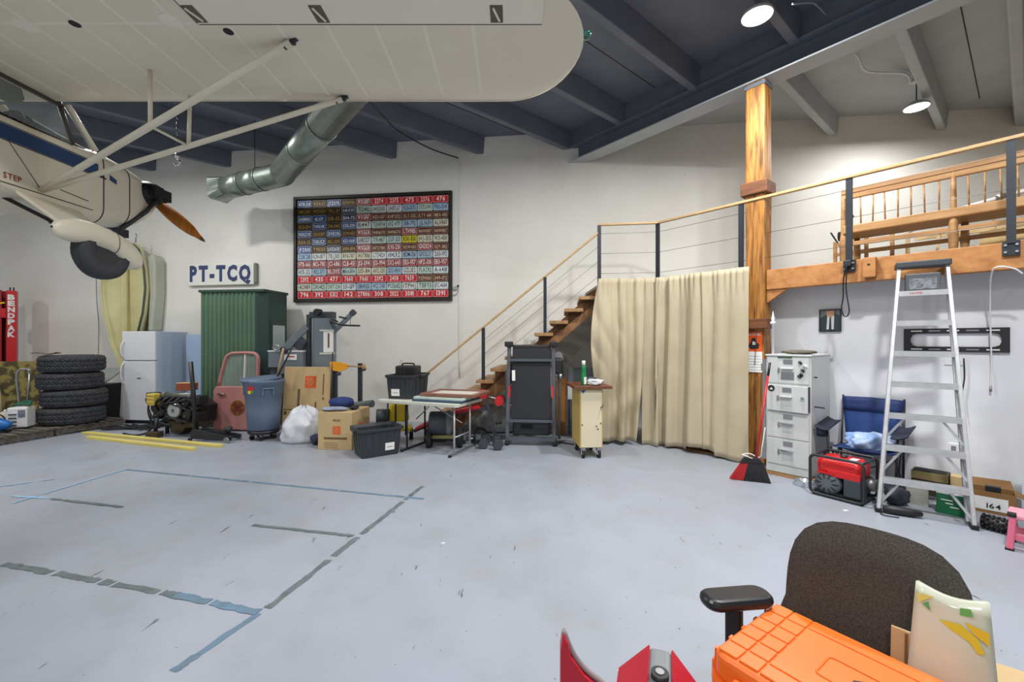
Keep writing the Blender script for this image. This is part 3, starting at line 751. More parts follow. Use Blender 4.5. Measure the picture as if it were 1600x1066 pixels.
# ---- curtain
m_canvas = mat('canvas', (192,180,153), .85, col2=(176,163,136), scale=3, amt=.6, bump=.12, bscale=90)
path = [Vector((1.40, 6.72, 0)), Vector((2.26, 6.60, 0)), JM(5.965, 3.5, 0), JM(5.965, 2.33, 0)]
def along(u):
    L = [(path[k+1]-path[k]).length for k in range(3)]; d = u*sum(L)
    for k in range(3):
        if d <= L[k] or k == 2:
            t = d/L[k]; p = path[k]+(path[k+1]-path[k])*t; e = (path[k+1]-path[k]).normalized(); return p, Vector((e.y, -e.x, 0))
        d -= L[k]
def curtain(u0, u1, seed, label, left):
    rnd = random.Random(seed); ph = [rnd.uniform(0, 6.28) for _ in range(6)]
    g = G()
    def fn(a, v):                                   # v 0 top .. 1 bottom
        u = u0+(u1-u0)*a; 
        if left: u += -.05*math.sin(PI*min(1, v*1.3))*(1-a) - .06*v*v*a
        p, n = along(max(0, min(1, u)))
        if u < 0: p = p+Vector((u*2.4, 0, 0))
        ww = u+.012*math.sin(v*3+ph[1])
        s1 = math.sin(ww*44+ph[0]+1.2*math.sin(ww*17+ph[4])); s2 = math.sin(ww*71+ph[2]+.5*v)
        f = .056*math.copysign(abs(s1)**.7, s1)+.016*s2
        f *= (.5+.6*v) if u < .70 else max(.12, .55-2.2*(u-.70))
        f += .014*math.sin(u*170+ph[4])*max(0, 1-v*6)+.05*math.exp(-((u-.735)/.012)**2)*(1-v*.4)*(0 if left else 1)
        sw = 0
        if left:
            q_ = v*15-a*9+ph[5]; sw = .05*(abs(math.sin(q_))**.5)*math.exp(-((v-.36)/.22)**2)*(1-a)**.6+.07*math.sin(PI*v)**1.5*(1-a*.5)+.03*math.sin(v*21+a*6)*math.exp(-((v-.78)/.13)**2)
        zt = ZL+.055; zb = .03+.02*math.sin(u*9+2)+(.06*a if left else 0)+(.05 if .62 < u < .80 else 0)
        return p+n*(.055+f+sw)+Vector((0, 0, zt+(zb-zt)*v))
    g.sheet(fn, 150 if not left else 60, 34)
    o = g.build('canvas_curtain', m_canvas, None, thick=.004); tag(o, label, 'curtain'); return o
curtain(-.015, .30, 3, 'swagged narrow canvas curtain panel hanging next to the stairs', True)
cu2 = curtain(.285, 1.0, 5, 'wide beige canvas drop-cloth curtain hanging below the loft next to the oak post', False)
# boards on the floor behind the curtain
tag(G().prism([tuple(JM(6.0, 3.4)[:2]), tuple(JM(6.0, 2.5)[:2]), tuple(JM(6.42, 2.5)[:2]), tuple(JM(6.42, 3.4)[:2])], 0, .03).build('floor_board', m_string), 'thin brown board lying on the floor behind the canvas curtain', 'board')
# ---- bench on loft
m_pine = mat('bench_pine', (186,144,94), .5, col2=(146,102,60), scale=4, amt=.8, stretch=(.5,5,5))
bench = T('wooden_settle', 'long wooden spindle-back settle standing behind the loft railing', 'bench', JM(6.55, 1.47, ZL), MA)
BL = 2.86
G().bb(-.02, BL, -.02, .02, .83, .96).build('top_rail', m_pine, bench, bevel=.01)
G().bb(-.02, BL, -.026, -.02, .895, .90).build('rail_groove', m_oakdark, bench)
G().prism([(0,-.05), (BL,-.05), (BL,.42), (0,.42)], .40, .50).build('seat', m_pine, bench, bevel=.012)
for x in (.0, .953, 1.906, 2.83):
    G().lathe([(.03,.0), (.038,.1), (.042,.22), (.036,.36), (.03,.40), (.026,.5), (.024,.7), (.022,.93)], 10, (x, 0, 0)).build('back_post', m_pine, bench)
    G().lathe([(.026,.0), (.04,.2), (.03,.40)], 10, (x+.06, .36, 0)).build('leg', m_pine, bench)
for k in range(25):
    x = .06+.112*k
    if min(abs(x-q) for q in (.953, 1.906)) < .04 or x > BL-.06: continue
    G().cyl((x, 0, .5), (x+.01*random.uniform(-1,1), 0, .84), .0085, n=6).build('spindle', m_pine, bench)
G().bb(0, BL, -.015, .015, .25, .30).build('stretcher', m_pine, bench, bevel=.005)
G().bb(0, BL, .345, .375, .20, .25).build('stretcher', m_pine, bench, bevel=.005)
for x in (0, 2.83):
    G().bar((x, 0, .72), (x, .4, .70), .05, .035).build('arm', m_pine, bench, bevel=.01)
    G().cyl((x, .38, .5), (x, .38, .69), .016, n=8).build('arm_post', m_pine, bench)
# stool frame with black roll
ch = T('wooden_chair_frame', 'bare wooden chair frame on the loft behind the settle end', 'chair', JM(7.25, 1.72, ZL), MA)
for x in (0, .34, .60):
    G().bb(x-.02, x+.02, -.02, .02, 0, .46).build('leg', m_pine, ch, bevel=.004)
for z in (.14, .26, .40):
    G().bb(0, .6, -.014, .014, z, z+.04).build('rail', m_pine, ch)
G().bar((-.05, 0, .6), (.15, 0, .2), .02, .02).build('brace', m_dark, ch)
rl = T('black_roll', 'shiny black rolled sheet lying on the chair frame', 'roll', JM(7.25, 1.40, ZL+.527), MA)
G().lathe([(.02,-.28), (.065,-.28), (.065,.28), (.02,.28)], 18, (0,0,0), 'x').build('roll', mat('shiny_black', (40,42,46), .2), rl)
# airframe bits stored in the loft
m_spruce = mat('spruce_strip', (226,200,150), .6, col2=(205,174,120), scale=6, amt=.6)
wf = T('wing_skeleton', 'pale spruce aircraft wing skeleton stored on the loft behind the settle', 'airframe', JM(8.0, .9, ZL), MA+.03)
for z in (.12, .46): G().bb(-.1, 3.2, -.02, .02, z, z+.09).build('spar', m_spruce, wf)
for k in range(7): G().bar((.1+.48*k, -.02, .02), (.1+.48*k+.05, -.02, .72), .03, .03).build('rib', m_spruce, wf)
G().sheet(lambda u, v: (.5+1.0*u, -.04-.02*math.sin(PI*v), .28+.17*v+.06*u), 6, 4).build('skin_panel', m_spruce, wf, thick=.006)
for k in range(4): G().bar((.2+.7*k, -.03, .5), (.7+.7*k, -.03, .1), .012, .012).build('brace_wire', m_steel, wf)
wp = T('white_pole', 'long bent white pole lying across the loft behind the settle', 'pole', JM(7.6, .8, ZL), MA)
G().tube(cat_rom([(-.25, 0, .50), (.15, 0, .68), (.8, 0, .80), (1.5, 0, .90), (2.6, 0, 1.0)], 5), .024, 10).build('tube', m_white, wp)
G().cyl((.55,-.03,.76), (.63,-.03,.775), .032, n=10).build('clamp', m_steel, wp); G().bb(-.24,-.2,-.02,.02,0,.5).build('prop', m_spruce, wp); G().bb(2.4,2.44,-.02,.02,0,1.0).build('prop', m_spruce, wp)
# timber off-cut hooked on the beam, strap hanging from rail base
oc = T('beam_offcut', 'short square timber off-cut fixed to the loft beam beside a railing post', 'block', JM(6.055, 1.12, ZL-.22), MA)
G().prism([(-.05,0), (.06,0), (.06,.22), (-.05,.22)], -.07, 0, 'xz').build('block', m_beamwood, oc, bevel=.006)
G().bb(-.012, .012, -.072, -.069, .13, .15).build('dark_knot', m_ink, oc)
stp = T('lifting_strap', 'black looped lifting strap hanging from the loft railing post', 'strap', JM(6.0, 1.31, ZL), MA)
g = G(); pts = cat_rom([(.0,0,-.02), (-.03,-.02,-.2), (-.035,-.02,-.42), (-.05,-.02,-.55), (-.03,-.02,-.63), (0,-.02,-.64), (.02,-.02,-.58), (.005,-.02,-.45), (-.01,-.012,-.3), (.0,-.008,-.03)], 5)
for p, q in zip(pts, pts[1:]): pass
g.tube(pts, .02, 6, sy=.25); g.build('webbing', m_rubber, stp)
G().box((0,-.0,-.04), (.07,.05,.07)).build('buckle', m_dark, stp, bevel=.008)
# ================================================================ WALL PICTURE OF PLATES, SIGN, LEFT CLUSTER
m_frame = mat('picture_frame_black', (30,28,26), .45)
TLc, BRc = WP(459.8, 308.2, .03), WP(706.7, 469.7, .03)
fw = (Vector((BRc.x, BRc.y))-Vector((TLc.x, TLc.y))).length; z1, z0 = WP(583, 303.5, .03).z, WP(583, 471.5, .03).z; fh = z1-z0
pic = T('plate_flag_picture', 'large framed flag made of rows of old number plates on the block wall', 'wall art', (TLc.x, TLc.y, z0), WA)
G().bb(0, fw, -.0, .02, 0, fh).build('backing_board', m_ink, pic)
bw = .062
for c in ((0, fw, 0, bw), (0, fw, fh-bw, fh)): G().bb(c[0], c[1], -.035, .02, c[2], c[3]).build('frame_bar', m_frame, pic, bevel=.006)
for c in ((0, bw), (fw-bw, fw)): G().bb(c[0], c[1], -.035, .02, bw, fh-bw).build('frame_bar', m_frame, pic, bevel=.006)
PM = {}
def pm(c): 
    if c not in PM: PM[c] = mat('plate_%d_%d_%d' % c, c, .4, .1, col2=tuple(int(x*.86) for x in c), scale=9, amt=.7)
    return PM[c]
NV, BLU, MBL, BLK, RED, DRD, BRN, WHT, CRM, LBL, YEL, GRN = (32,44,84), (40,74,134), (62,96,144), (30,30,36), (206,24,34), (152,34,38), (86,34,34), (228,231,229), (226,220,192), (176,202,224), (222,208,40), (200,220,206)
GLD, WT, BK, RD, DB = (190,150,60), (236,238,236), (34,34,40), (190,30,36), (24,44,96)
rows = [
 ([BLU,BLK,BLU,BLK,DRD,RED,RED,RED,RED,RED], ['471RX8','WRN-57','J7Z07R','XFW796','WXG807','2374','2375','475','2376','476']),
 ([BLK,BLK,BLK,NV,GRN,WHT,WHT,LBL,GRN,LBL], ['6MC380','W12553','TRC-07','A40-RWS','TFZ4182','N432930','2H5FL67','EUG-3075','73TUW1','PHU-5541']),
 ([MBL,BLU,BLK,NV,DRD,BRN,BRN,BRN,BRN,BRN], ['348M80','6LG9','G8-25','5H4-75','WXG807','NZU-557','KHP2122','XLT-252','KTY-618','MBX-455']),
 ([BLK,BLU,BLK,MBL,WHT,GRN,GRN,LBL,LBL,CRM], ['823-154','749KHK','714-34G','63G-339','B1447','7GN4594','69Z-4TP','308-792','JJLNJH','ALV860']),
 ([BLU,BLK,MBL,BLK,DRD,BRN,BRN,DRD,BRN,BRN], ['WDSZ-93','GHXB17','OVR296','25W453','WXG638','N4N670','N4N670','LTH985','N4W807','N4W807']),
 ([BLK,MBL,BLK,BLU,WHT,GRN,GRN,YEL,CRM,CRM], ['8X8-25','730UCP','MC-300','423-068','SHB227','T19-467','ZGP-333','RDK-838','HJ-315','WCF-4838']),
 ([BLU,BLK,NV,BLK,DRD,BRN,DRD,BRN,DRD,BRN], ['JPZ850','T9E133','LKE2625','60H-814','WXG638','H72780','K90-230','N2W403','GN2024','GJY-362']),
 ([LBL,WHT,WHT,CRM,CRM,WHT,WHT,LBL,LBL,WHT], ['2SK28','R2N-0KT','7BJ310','RFA787','W6T806','CTE4129','684LRZ','BDM-126','GFE5L37','263-192']),
 ([DRD,DRD,DRD,DRD,DRD,DRD,DRD,DRD,DRD,DRD], ['HTB-666','MC6-700','JC1-686','CLB-451','JS3-594','JS3-994','SX2-643','EB3-957','HPZ-330','EB3-957']),
 ([WHT,LBL,DRD,GRN,CRM,CRM,LBL,WHT,GRN,WHT], ['HCR-232','WDZ-GYY','BL1305','MAA3104','DS5-184','AFC-335','SD2-HRH','GZL5E2','PLA292','A-6418']),
 ([RED,RED,RED,RED,RED,RED,RED,RED,BRN,BRN], ['2392','435','477','7660','7661','2392','2408','7659','PZFH565','349-172']),
 ([CRM,GRN,GRN,WHT,LBL,LBL,GRN,WHT,GRN,WHT], ['142989','ZWU4825','DWT-224','335-GFF','UBH9215','49Z-7H8','PU3682','1TPHJ','T31P73','EFC-4684']),
 ([RED,RED,RED,RED,RED,RED,RED,RED,RED,RED], ['796','392','5312','142','27806','308','2022','3081','767','1391']),
]
cwid = (fw-2*bw-.02)/10; chgt = (fh-2*bw-.02)/13
base = rrect(cwid-.010, chgt-.012, .014, 2)
for r, (cs, ts) in enumerate(rows):
    for c in range(10):
        cc = cs[c]; x = bw+.01+cwid*(c+.5); z = fh-bw-.01-chgt*(r+.5)
        if cc in (BLK,): tc_ = GLD
        elif cc in (NV, BLU, MBL): tc_ = WT
        elif cc in (RED, DRD, BRN): tc_ = WT if cc != BRN else (222,196,160)
        elif cc == YEL: tc_ = BK
        else: tc_ = [DB, BK, (70,80,74)][(r*3+c) % 3]
        g = G(); yy = -.008-.004*((r*7+c*3) % 3)/2
        g.prism([(x+u, z+w) for u, w in base], yy, -.0005, 'xz'); g.mi = 1
        pts = rrect(cwid-.022, chgt-.024, .010, 2)
        i = len(g.v); inn = rrect(cwid-.030, chgt-.032, .008, 2); n_ = len(pts)
        for u, w in pts: g.V((x+u, yy-.0012, z+w))
        for u, w in inn: g.V((x+u, yy-.0012, z+w))
        for k in range(n_): g.Fa((i+k, i+(k+1) % n_, i+n_+(k+1) % n_, i+n_+k))
        g.text(ts[c], (x, yy-.0015, z-chgt*.24), (1,0,0), (0,0,1), chgt*(.44 if cc in (BLK, NV, BLU, MBL, BRN) else .56), cwid*(.78 if len(ts[c]) > 4 else .55), gap=.12)
        g.build('number_plate', [pm(cc), pm(tc_)], pic)
# ---- registration panel
tl, br = WP(299, 417, .03), WP(394, 441, .03)
rg = T('registration_panel', 'white aircraft skin panel lettered with a blue registration on the block wall', 'sign', (tl.x, tl.y, WP(299, 447, .03).z), WA)
rw = (Vector((br.x, br.y))-Vector((tl.x, tl.y))).length; rh = WP(299, 415, .03).z-WP(299, 447, .03).z
G().prism([(-.05,.0+.02), (.0,0), (rw+.06,.01), (rw+.09,.06), (rw+.09,rh), (-.05,rh)], -.04, .02, 'xz').build('skin_panel', mat('panel_white', (226,228,220), .4), rg, bevel=.01)
G().bb(rw+.06, rw+.13, -.05, .02, .03, rh+.02).build('bent_edge', mat('panel_edge', (120,126,112), .5), rg, bevel=.02)
G().text('PT-TCQ', (rw/2, -.042, .1), (1,0,0), (0,0,1), rh*.70, rw, bold=True).build('registration_letters', mat('navy_letters', (50,62,108), .5), rg, kind='stuff')
# ---- boat hull standing on the wall
m_gel = mat('old_gelcoat', (216,210,160), .4, col2=(196,190,140), scale=2.5, amt=.8)
bt = T('boat_hull', 'cream fibreglass boat shell standing upright against the wall behind the fridge', 'boat', WL(-9.11, .37, 0), WA)
def bhw(z): 
    K = [(0,.03), (.9,.17), (1.5,.28), (1.85,.36), (2.2,.46), (2.7,.52), (3.1,.49), (3.45,.40), (3.72,.28)]
    for (a, x), (b, y) in zip(K, K[1:]):
        if z <= b: return x+(y-x)*(z-a)/(b-a)
    return .28
def bfn(u, v):
    z = .9+2.82*v; a = PI*u; w = bhw(z)*min(1, .1+v*4); d = .30*(1-.25*v)
    top = max(0, (v-.93)/.07); 
    return (-math.cos(a)*w*(1-.12*top), (abs(math.sin(a))**.6)*d*.9, z-.10*abs(math.cos(a))*top)
G().sheet(bfn, 20, 28).build('shell', m_gel, bt, thick=.02)
g = G(); L_ = [bfn(1, v/28) for v in range(29)]; g.tube(L_, .02, 8); g.build('gunwale', mat('dark_gunwale', (72,78,66), .6), bt)
g = G(); g.tube([bfn(0, v/28) for v in range(29)], .015, 8); g.build('gunwale', m_gel, bt)
G().sheet(lambda u, v: (-.16+.10*u, .10+.10*math.sin(PI*u), 1.3+2.25*v), 4, 6).build('keel_stringer', m_gel, bt, thick=.015)
G().sheet(lambda u, v: (-.42+.84*u, .03+.22*math.sin(PI*u)**.6-.0*v, 3.28+.30*v), 10, 3).build('end_box', mat('gel_green', (186,196,164), .5), bt, thick=.012)
G().prism([(.46,1.83), (.56,1.83), (.64,2.6), (.64,3.3), (.56,3.44), (.46,3.4), (.5,2.6)], .10, .34, 'xz').build('outer_flare', mat('hull_grey', (176,180,164), .5), bt, bevel=.03)
G().tube([(.30,0,3.66), (.30,0,3.76), (.33,0,3.80), (.30,0,3.84)], .012, 6).build('cleat', m_steel, bt)
# ---- fridge
fr_ = T('refrigerator', 'white top-freezer refrigerator standing against the block wall', 'refrigerator', (-7.30, 8.30, 0), WA)
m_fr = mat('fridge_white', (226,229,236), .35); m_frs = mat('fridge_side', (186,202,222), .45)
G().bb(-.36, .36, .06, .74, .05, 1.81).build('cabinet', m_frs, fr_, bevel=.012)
fz = G().bb(-.36, .36, 0, .055, 1.24, 1.81).build('freezer_door', m_fr, fr_, bevel=.012)
fd = G().bb(-.36, .36, 0, .055, .07, 1.225).build('fridge_door', m_fr, fr_, bevel=.012)
G().tube(cat_rom([(-.31,0,1.28), (-.315,-.05,1.36), (-.315,-.055,1.52), (-.31,-.005,1.62)], 4), .014, 8).build('handle', m_white, fz)
G().tube(cat_rom([(-.31,0,1.19), (-.315,-.05,1.12), (-.315,-.055,.9), (-.31,-.005,.78)], 4), .014, 8).build('handle', m_white, fd)
G().bb(-.34, .34, .05, .08, .0, .06).build('kick_grille', m_dark, fr_)
G().bb(-.03, .06, -.003, 0, .88, .90).build('badge', m_steel, fd)
pnl = T('pale_blue_panel', 'pale blue sheet leaning on the wall between refrigerator and green booth', 'panel', (-6.60, 8.86, 0), WA)
G().bb(-.22, .22, 0, .03, 0, 1.76).build('sheet', mat('pale_blue', (170,196,224), .5), pnl, bevel=.005)
# ---- green corrugated booth
m_green = mat('green_corrugated', (90,120,97), .5, col2=(74,103,82), scale=2, amt=.7); m_greend = mat('green_trim', (48,74,60), .5)
bo = T('metal_booth', 'tall green corrugated metal booth with a small side window', 'booth', (-5.86, 7.98, 0), WA)
BW, BD, BH = 1.14, .66, 2.56
g = G(); nrib = 13
def cor(u, v):
    k = u*nrib; fkt = k-int(k); d = .0
    d = .022*min(1, max(0, 3.2*(abs(fkt-.5)*2)-.9))
    return (u*BW, d, .02+(BH-.05)*v)
g.sheet(cor, nrib*10, 1, sm=False); g.build('corrugated_front', m_green, bo)
G().bb(0, BW, .03, BD, .0, BH-.03).build('body', m_greend, bo)
G().prism([(BW,.0), (BW+.16,.12), (BW+.16,BD), (BW,BD)], 0, BH-.02).build('corner_panel', mat('green_blue', (44,70,66), .5), bo, bevel=.01)
G().bb(-.02, BW+.18, -.02, BD+.02, BH-.03, BH+.02).build('roof_cap', m_greend, bo, bevel=.008)
wf_ = G().bb(BW+.155, BW+.175, .18, .60, .9, 1.98).build('window_frame', m_greend, bo, bevel=.006)
G().bb(BW+.17, BW+.182, .22, .56, .98, 1.92).build('pane', mat('pale_pane', (176,192,196), .15, coat=.4), bo)
G().cyl((BW+.0, .3, BH), (BW, .3, BH+.05), .012, n=8).build('roof_bolt', m_dark, bo)
for k in range(6): G().cyl((.10+.19*k, -.004, 1.36), (.10+.19*k, .03, 1.36), .008, n=6).build('rivet', m_steel, bo)
# ---- lift column
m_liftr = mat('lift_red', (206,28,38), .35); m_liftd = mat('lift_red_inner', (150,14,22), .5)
lf = T('lift_column', 'red steel vehicle lift column with white vertical lettering', 'vehicle lift', (-10.66, 9.0, 0), .78)
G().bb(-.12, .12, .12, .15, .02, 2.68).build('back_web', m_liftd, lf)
G().bb(.10, .12, -.14, .15, .02, 2.68).build('side_flange', m_liftr, lf)
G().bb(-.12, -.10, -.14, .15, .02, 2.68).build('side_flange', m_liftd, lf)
fp = G().bb(-.02, .12, -.16, -.14, .02, 2.68).build('front_lip', m_liftr, lf, bevel=.006)
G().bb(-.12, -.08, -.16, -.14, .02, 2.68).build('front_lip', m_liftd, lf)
for k, ch_ in enumerate('BENDPAK'):
    G().text(ch_, (.05, -.163, 2.68-.19-.13*k), (1,0,0), (0,0,1), .10, .10, bold=True).build('letter', m_paper, fp)
G().bb(-.3, .3, -.2, .25, 0, .03).build('base_plate', m_liftr, lf)
ca = G().bb(-.42, -.02, -.19, .08, 2.10, 2.30).build('carriage', m_liftr, lf, bevel=.01)
G().bar((-.46,-.16,2.29), (-.04,-.16,2.42), .05, .03).build('safety_bar', mat('safety_yellow', (240,206,20), .45), ca)
for x in (.02, .07): G().cyl((x,0,2.68), (x,0,2.76), .012, n=6).build('bolt', m_dark, lf)
# ---- pallets
m_pal = mat('pallet_wood', (112,104,96), .8, col2=(70,64,60), scale=5, amt=.8, stretch=(.6,5,5), bump=.2)
pal = T('pallet', 'weathered wooden pallet under the stack of truck tyres', 'pallet', (0,0,0), 0)
for k in range(7): G().bb(-.6, .6, -.5+.15*k, -.5+.15*k+.10, .12, .14).build('deck_board', m_pal, pal, bevel=.003)
for x in (-.58, -.02, .54): G().bb(x, x+.04, -.5, .5, .02, .12).build('stringer', m_pal, pal)
for y in (-.5, -.05, .4): G().bb(-.6, .6, y, y+.10, 0, .02).build('bottom_board', m_pal, pal)
e_, l_ = Vector((.254,.967,0)), Vector((-.967,.254,0)); st_ = Vector((-7.88,6.66,0))
pal.location = st_+e_*1.08+l_*.6; pal.rotation_euler = (0,0,math.atan2(-l_.y,-l_.x))
dup(pal, st_+e_*.05+l_*.6, pal.rotation_euler.z, 'weathered wooden pallet under the blue pump and white appliance')
dup(pal, st_+e_*.80+l_*1.84, pal.rotation_euler.z, 'weathered wooden pallet under the camouflage panel')
# ---- tyres
m_tread_t = mat('truck_tyre', (66,68,72), .8, col2=(44,46,50), scale=22, amt=.8, bump=.3, kind='voronoi')
g = G(); tw_ = .305; TR = .445
prof = [(.22,.03), (.30,.0), (.40,.012), (.435,.04)]
def tyre(u, v):
    a = 2*PI*u
    P_ = [(.22,.05), (.235,.02), (.30,.0), (.37,.004), (.42,.022), (TR-.012,.05)]
    n2 = 9; idx = v*(2*len(P_)+n2-1)
    k = int(idx+.5)
    if k < len(P_): r, z = P_[k]
    elif k < len(P_)+n2:
        q = (k-len(P_)+1)/(n2+1); z = .05+(tw_-.1)*q; r = TR
        zz = int(u*140+.5)
        if (zz+(k % 3)*1) % 3 == 0: r -= .012
        if k in (len(P_)+2, len(P_)+6): r -= .010
    else:
        r, z = P_[len(P_)*2+n2-1-k]; z = tw_-z
    return (r*math.cos(a), r*math.sin(a), z)
tv = 2*6+9-1
G0 = G().sheet(tyre, 140, tv, cu=True, sm=False)
tb = G0.build('truck_tyre', m_tread_t, None); tb.location = (-8.00, 7.74, .142)
tag(tb, 'worn off-road truck tyre at the bottom of the stack on the pallet', 'tyre', 'stacked truck tyres')
for k, (dx, dy, lb) in enumerate(((.02,.02,'worn off-road truck tyre second from the bottom of the stack'), (-.03,.0,'worn off-road truck tyre second from the top of the stack'), (0.0,.0,'worn off-road truck tyre on top of the stack under a folded rag'))):
    o = tb.copy(); C.objects.link(o); o.location = (-8.00+dx, 7.74+dy, .142+(k+1)*.307); o.rotation_euler = (0,0,.7*k+.3); o['label'] = lb
rag = G().sheet(lambda u, v: (-.15+.3*u+.02*math.sin(7*v), -.10+.2*v, .022+.012*math.sin(5*u+3*v)+.008*math.sin(11*v)), 14, 8).build('folded_rag', mat('drab_cloth', (112,106,90), .9), None, thick=.012)
rag.location = (-8.16, 7.44, .142+4*.307+.012); tag(rag, 'drab folded rag lying on the top tyre of the stack', 'rag')
# ---- things round the pallets
bin_ = T('black_storage_bin', 'black plastic bin with a grey sheet slumped over it beside the refrigerator', 'bin', (-8.32, 8.60, 0), .1)
G().box((0,0,.38), (.46,.34,.76), tx=1.12, ty=1.1).build('bin_body', m_black, bin_, bevel=.02)
G().poly([(-.35,-.2,.80), (.28,-.24,.80), (.32,.20,1.06), (-.25,.20,1.06)]).build('plastic_sheet', mat('grey_film', (150,156,152), .3), bin_, thick=.02)
cm = T('camouflage_board', 'camouflage printed board leaning beside the tyre stack', 'board', (-9.45, 8.05, .14), .35, rx=R(-8))
G().bb(-.34, .34, 0, .04, 0, 1.1).build('board', mat('camo', (142,128,70), .8, col2=(74,66,38), scale=7, amt=1.0, lo=.46, hi=.54), cm, bevel=.01)
G().tube([(-.36,-.03,1.08), (-.2,-.05,.5), (-.12,-.06,.02)], .016, 6).build('edge_rope', mat('rope', (196,186,150), .8), cm)
ck = T('crutch_handle', 'grey tubular metal handle leaning beside the tyre stack', 'handle', (-8.92, 7.72, .14), .3)
G().tube(cat_rom([(-.06,0,0), (-.02,0,.3), (-.06,0,.8), (-.02,.0,.95), (.10,0,.96), (.12,0,.9)], 5), .018, 8).build('bent_tube', m_steel, ck)
G().tube([(.06,0,0), (.10,0,.5), (.12,0,.92)], .014, 8).build('straight_tube', m_steel, ck)
gr = T('white_appliance', 'small white slatted heater standing on the pallet edge', 'appliance', (-8.30, 7.12, .142), .35)
G().bb(-.13, .13, -.0, .22, .02, .36).build('body', m_white, gr, bevel=.02)
for k in range(4): G().bb(-.10, .0, -.012, -.0, .06+.06*k, .075+.06*k).build('slat', m_dark, gr)
G().bb(.02, .11, -.008, 0, .2, .32).build('control_panel', m_steel, gr)
G().tube(cat_rom([(-.13,-.02,.02), (-.15,-.03,.2), (-.13,-.02,.34)], 4), .012, 6).build('side_handle', m_white, gr)
pu = T('blue_pump', 'blue electric water pump lying on the pallet corner', 'pump', (-8.30, 6.86, .142), .2)
G().lathe([(.02,-.16), (.09,-.15), (.11,-.08), (.11,.05), (.08,.10), (.05,.16), (.0,.17)], 18, (0,0,.12), 'x').build('motor', mat('pump_blue', (36,110,190), .4), pu)
G().lathe([(.0,.0), (.07,.0), (.09,.03), (.09,.10), (.06,.14), (0,.15)], 16, (-.14,.0,.03)).build('volute', mat('pump_blue', (36,110,190), .4), pu)
G().bb(-.12, .12, -.08, .08, 0, .03).build('foot', m_dark, pu)
G().tube(cat_rom([(.1,0,.22), (.05,-.05,.3), (-.15,-.02,.26), (-.3,.1,.1)], 5), .01, 6).build('power_cord', m_black, pu)
for px_, D, c, lb, s_ in ((-8.74, 7.38, (206,198,170), 'cream cloth bundle dumped on the pallet beside the white heater', .14), (-8.95, 7.0, (120,112,96), 'brown sack slumped on the pallet behind the blue pump', .13)):
    o = G().sheet(lambda u, v: (s_*1.4*math.cos(2*PI*u)*math.sin(PI*v)*(1+.15*math.sin(9*u)), s_*math.sin(2*PI*u)*math.sin(PI*v), s_*.9*(math.cos(PI*v)+1)*(1+.1*math.sin(12*u+4*v))), 18, 10, cu=True).build('cloth_bundle', mat('bundle%d' % c[0], c, .9, col2=tuple(int(q*.7) for q in c), scale=12, amt=.8), None)
    o.location = (px_, D, .142); tag(o, lb, 'bundle')
hs = G().tube(cat_rom([(-8.56,7.3,.40), (-8.48,7.25,.53), (-8.3,7.28,.545), (-8.2,7.22,.545), (-8.27,7.3,.58), (-8.47,7.36,.56)], 6), .025, 8).build('green_hose', mat('hose_green', (30,96,76), .5)); tag(hs, 'short green hose coiled over the white heater', 'hose')
# cables on floor by the fridge
for k in range(3):
    rnd = random.Random(k); P_ = [(-6.95+rnd.uniform(-.55,.5), 7.9+rnd.uniform(-.25,.25), .018+.01*k) for _ in range(12)]
    tag(G().tube(cat_rom(P_, 6), .013, 6).build('floor_cable', m_rubber), ['black cable tangled on the floor in front of the refrigerator', 'black cable looped beneath the tangle in front of the refrigerator', 'black cable on top of the tangle in front of the refrigerator'][k], 'cable')
# ---- engine
en = T('engine', 'greasy black car engine with silver tube and pulley resting on the floor', 'engine', (-5.78, 7.28, 0), -.25)
m_grease = mat('greasy_iron', (44,42,40), .45, .5, col2=(84,76,60), scale=9, amt=.7, bump=.3)
m_alloy = mat('cast_alloy', (140,142,140), .4, .7, col2=(96,96,92), scale=8, amt=.7)
m_engb = mat('engine_black_iron', (36,37,40), .42, .4, col2=(62,60,56), scale=14, amt=.8, bump=.3)
G().prism([(-.36,.22), (.42,.22), (.46,.50), (.3,.60), (-.34,.60), (-.42,.48)], .06, .42, 'xz').build('engine_block', m_engb, en, bevel=.02)
G().prism([(-.16,.02), (.06,.02), (.12,.12), (.38,.14), (.40,.24), (-.28,.24)], .06, .36, 'xz').build('oil_pan', mat('oily_pan', (112,98,72), .45, .4, col2=(60,52,40), scale=9, amt=.8), en, bevel=.02)
G().cyl((-.26,.0,.68), (.40,.0,.70), .05, n=18).build('intake_tube', m_alloy, en)
for x in (-.20, .36): G().cyl((x-.012,.0,.69), (x+.012,.0,.69), .056, n=18).build('tube_clamp', m_steel, en)
G().box((-.36,-.08,.62), (.17,.13,.20)).build('yellow_cover', mat('yellow_plastic', (214,190,84), .5), en, bevel=.02)
for z in (.56,.62,.68): G().bb(-.44, -.28, -.15, -.144, z, z+.006).build('cover_rib', m_oakdark, en)
G().lathe([(.075,-.03), (.10,-.035), (.125,-.03), (.13,.0), (.125,.03), (.075,.02)], 24, (.13,-.10,.45), 'y').build('pulley_rim', mat('bright_alloy', (196,200,200), .3, .7), en)
G().lathe([(.0,-.03), (.035,-.03), (.05,-.01), (.075,.0), (.075,.03), (.0,.03)], 20, (.13,-.10,.45), 'y').build('pulley_hub', mat('pulley_grey', (96,116,120), .4), en)
rnd = random.Random(11)
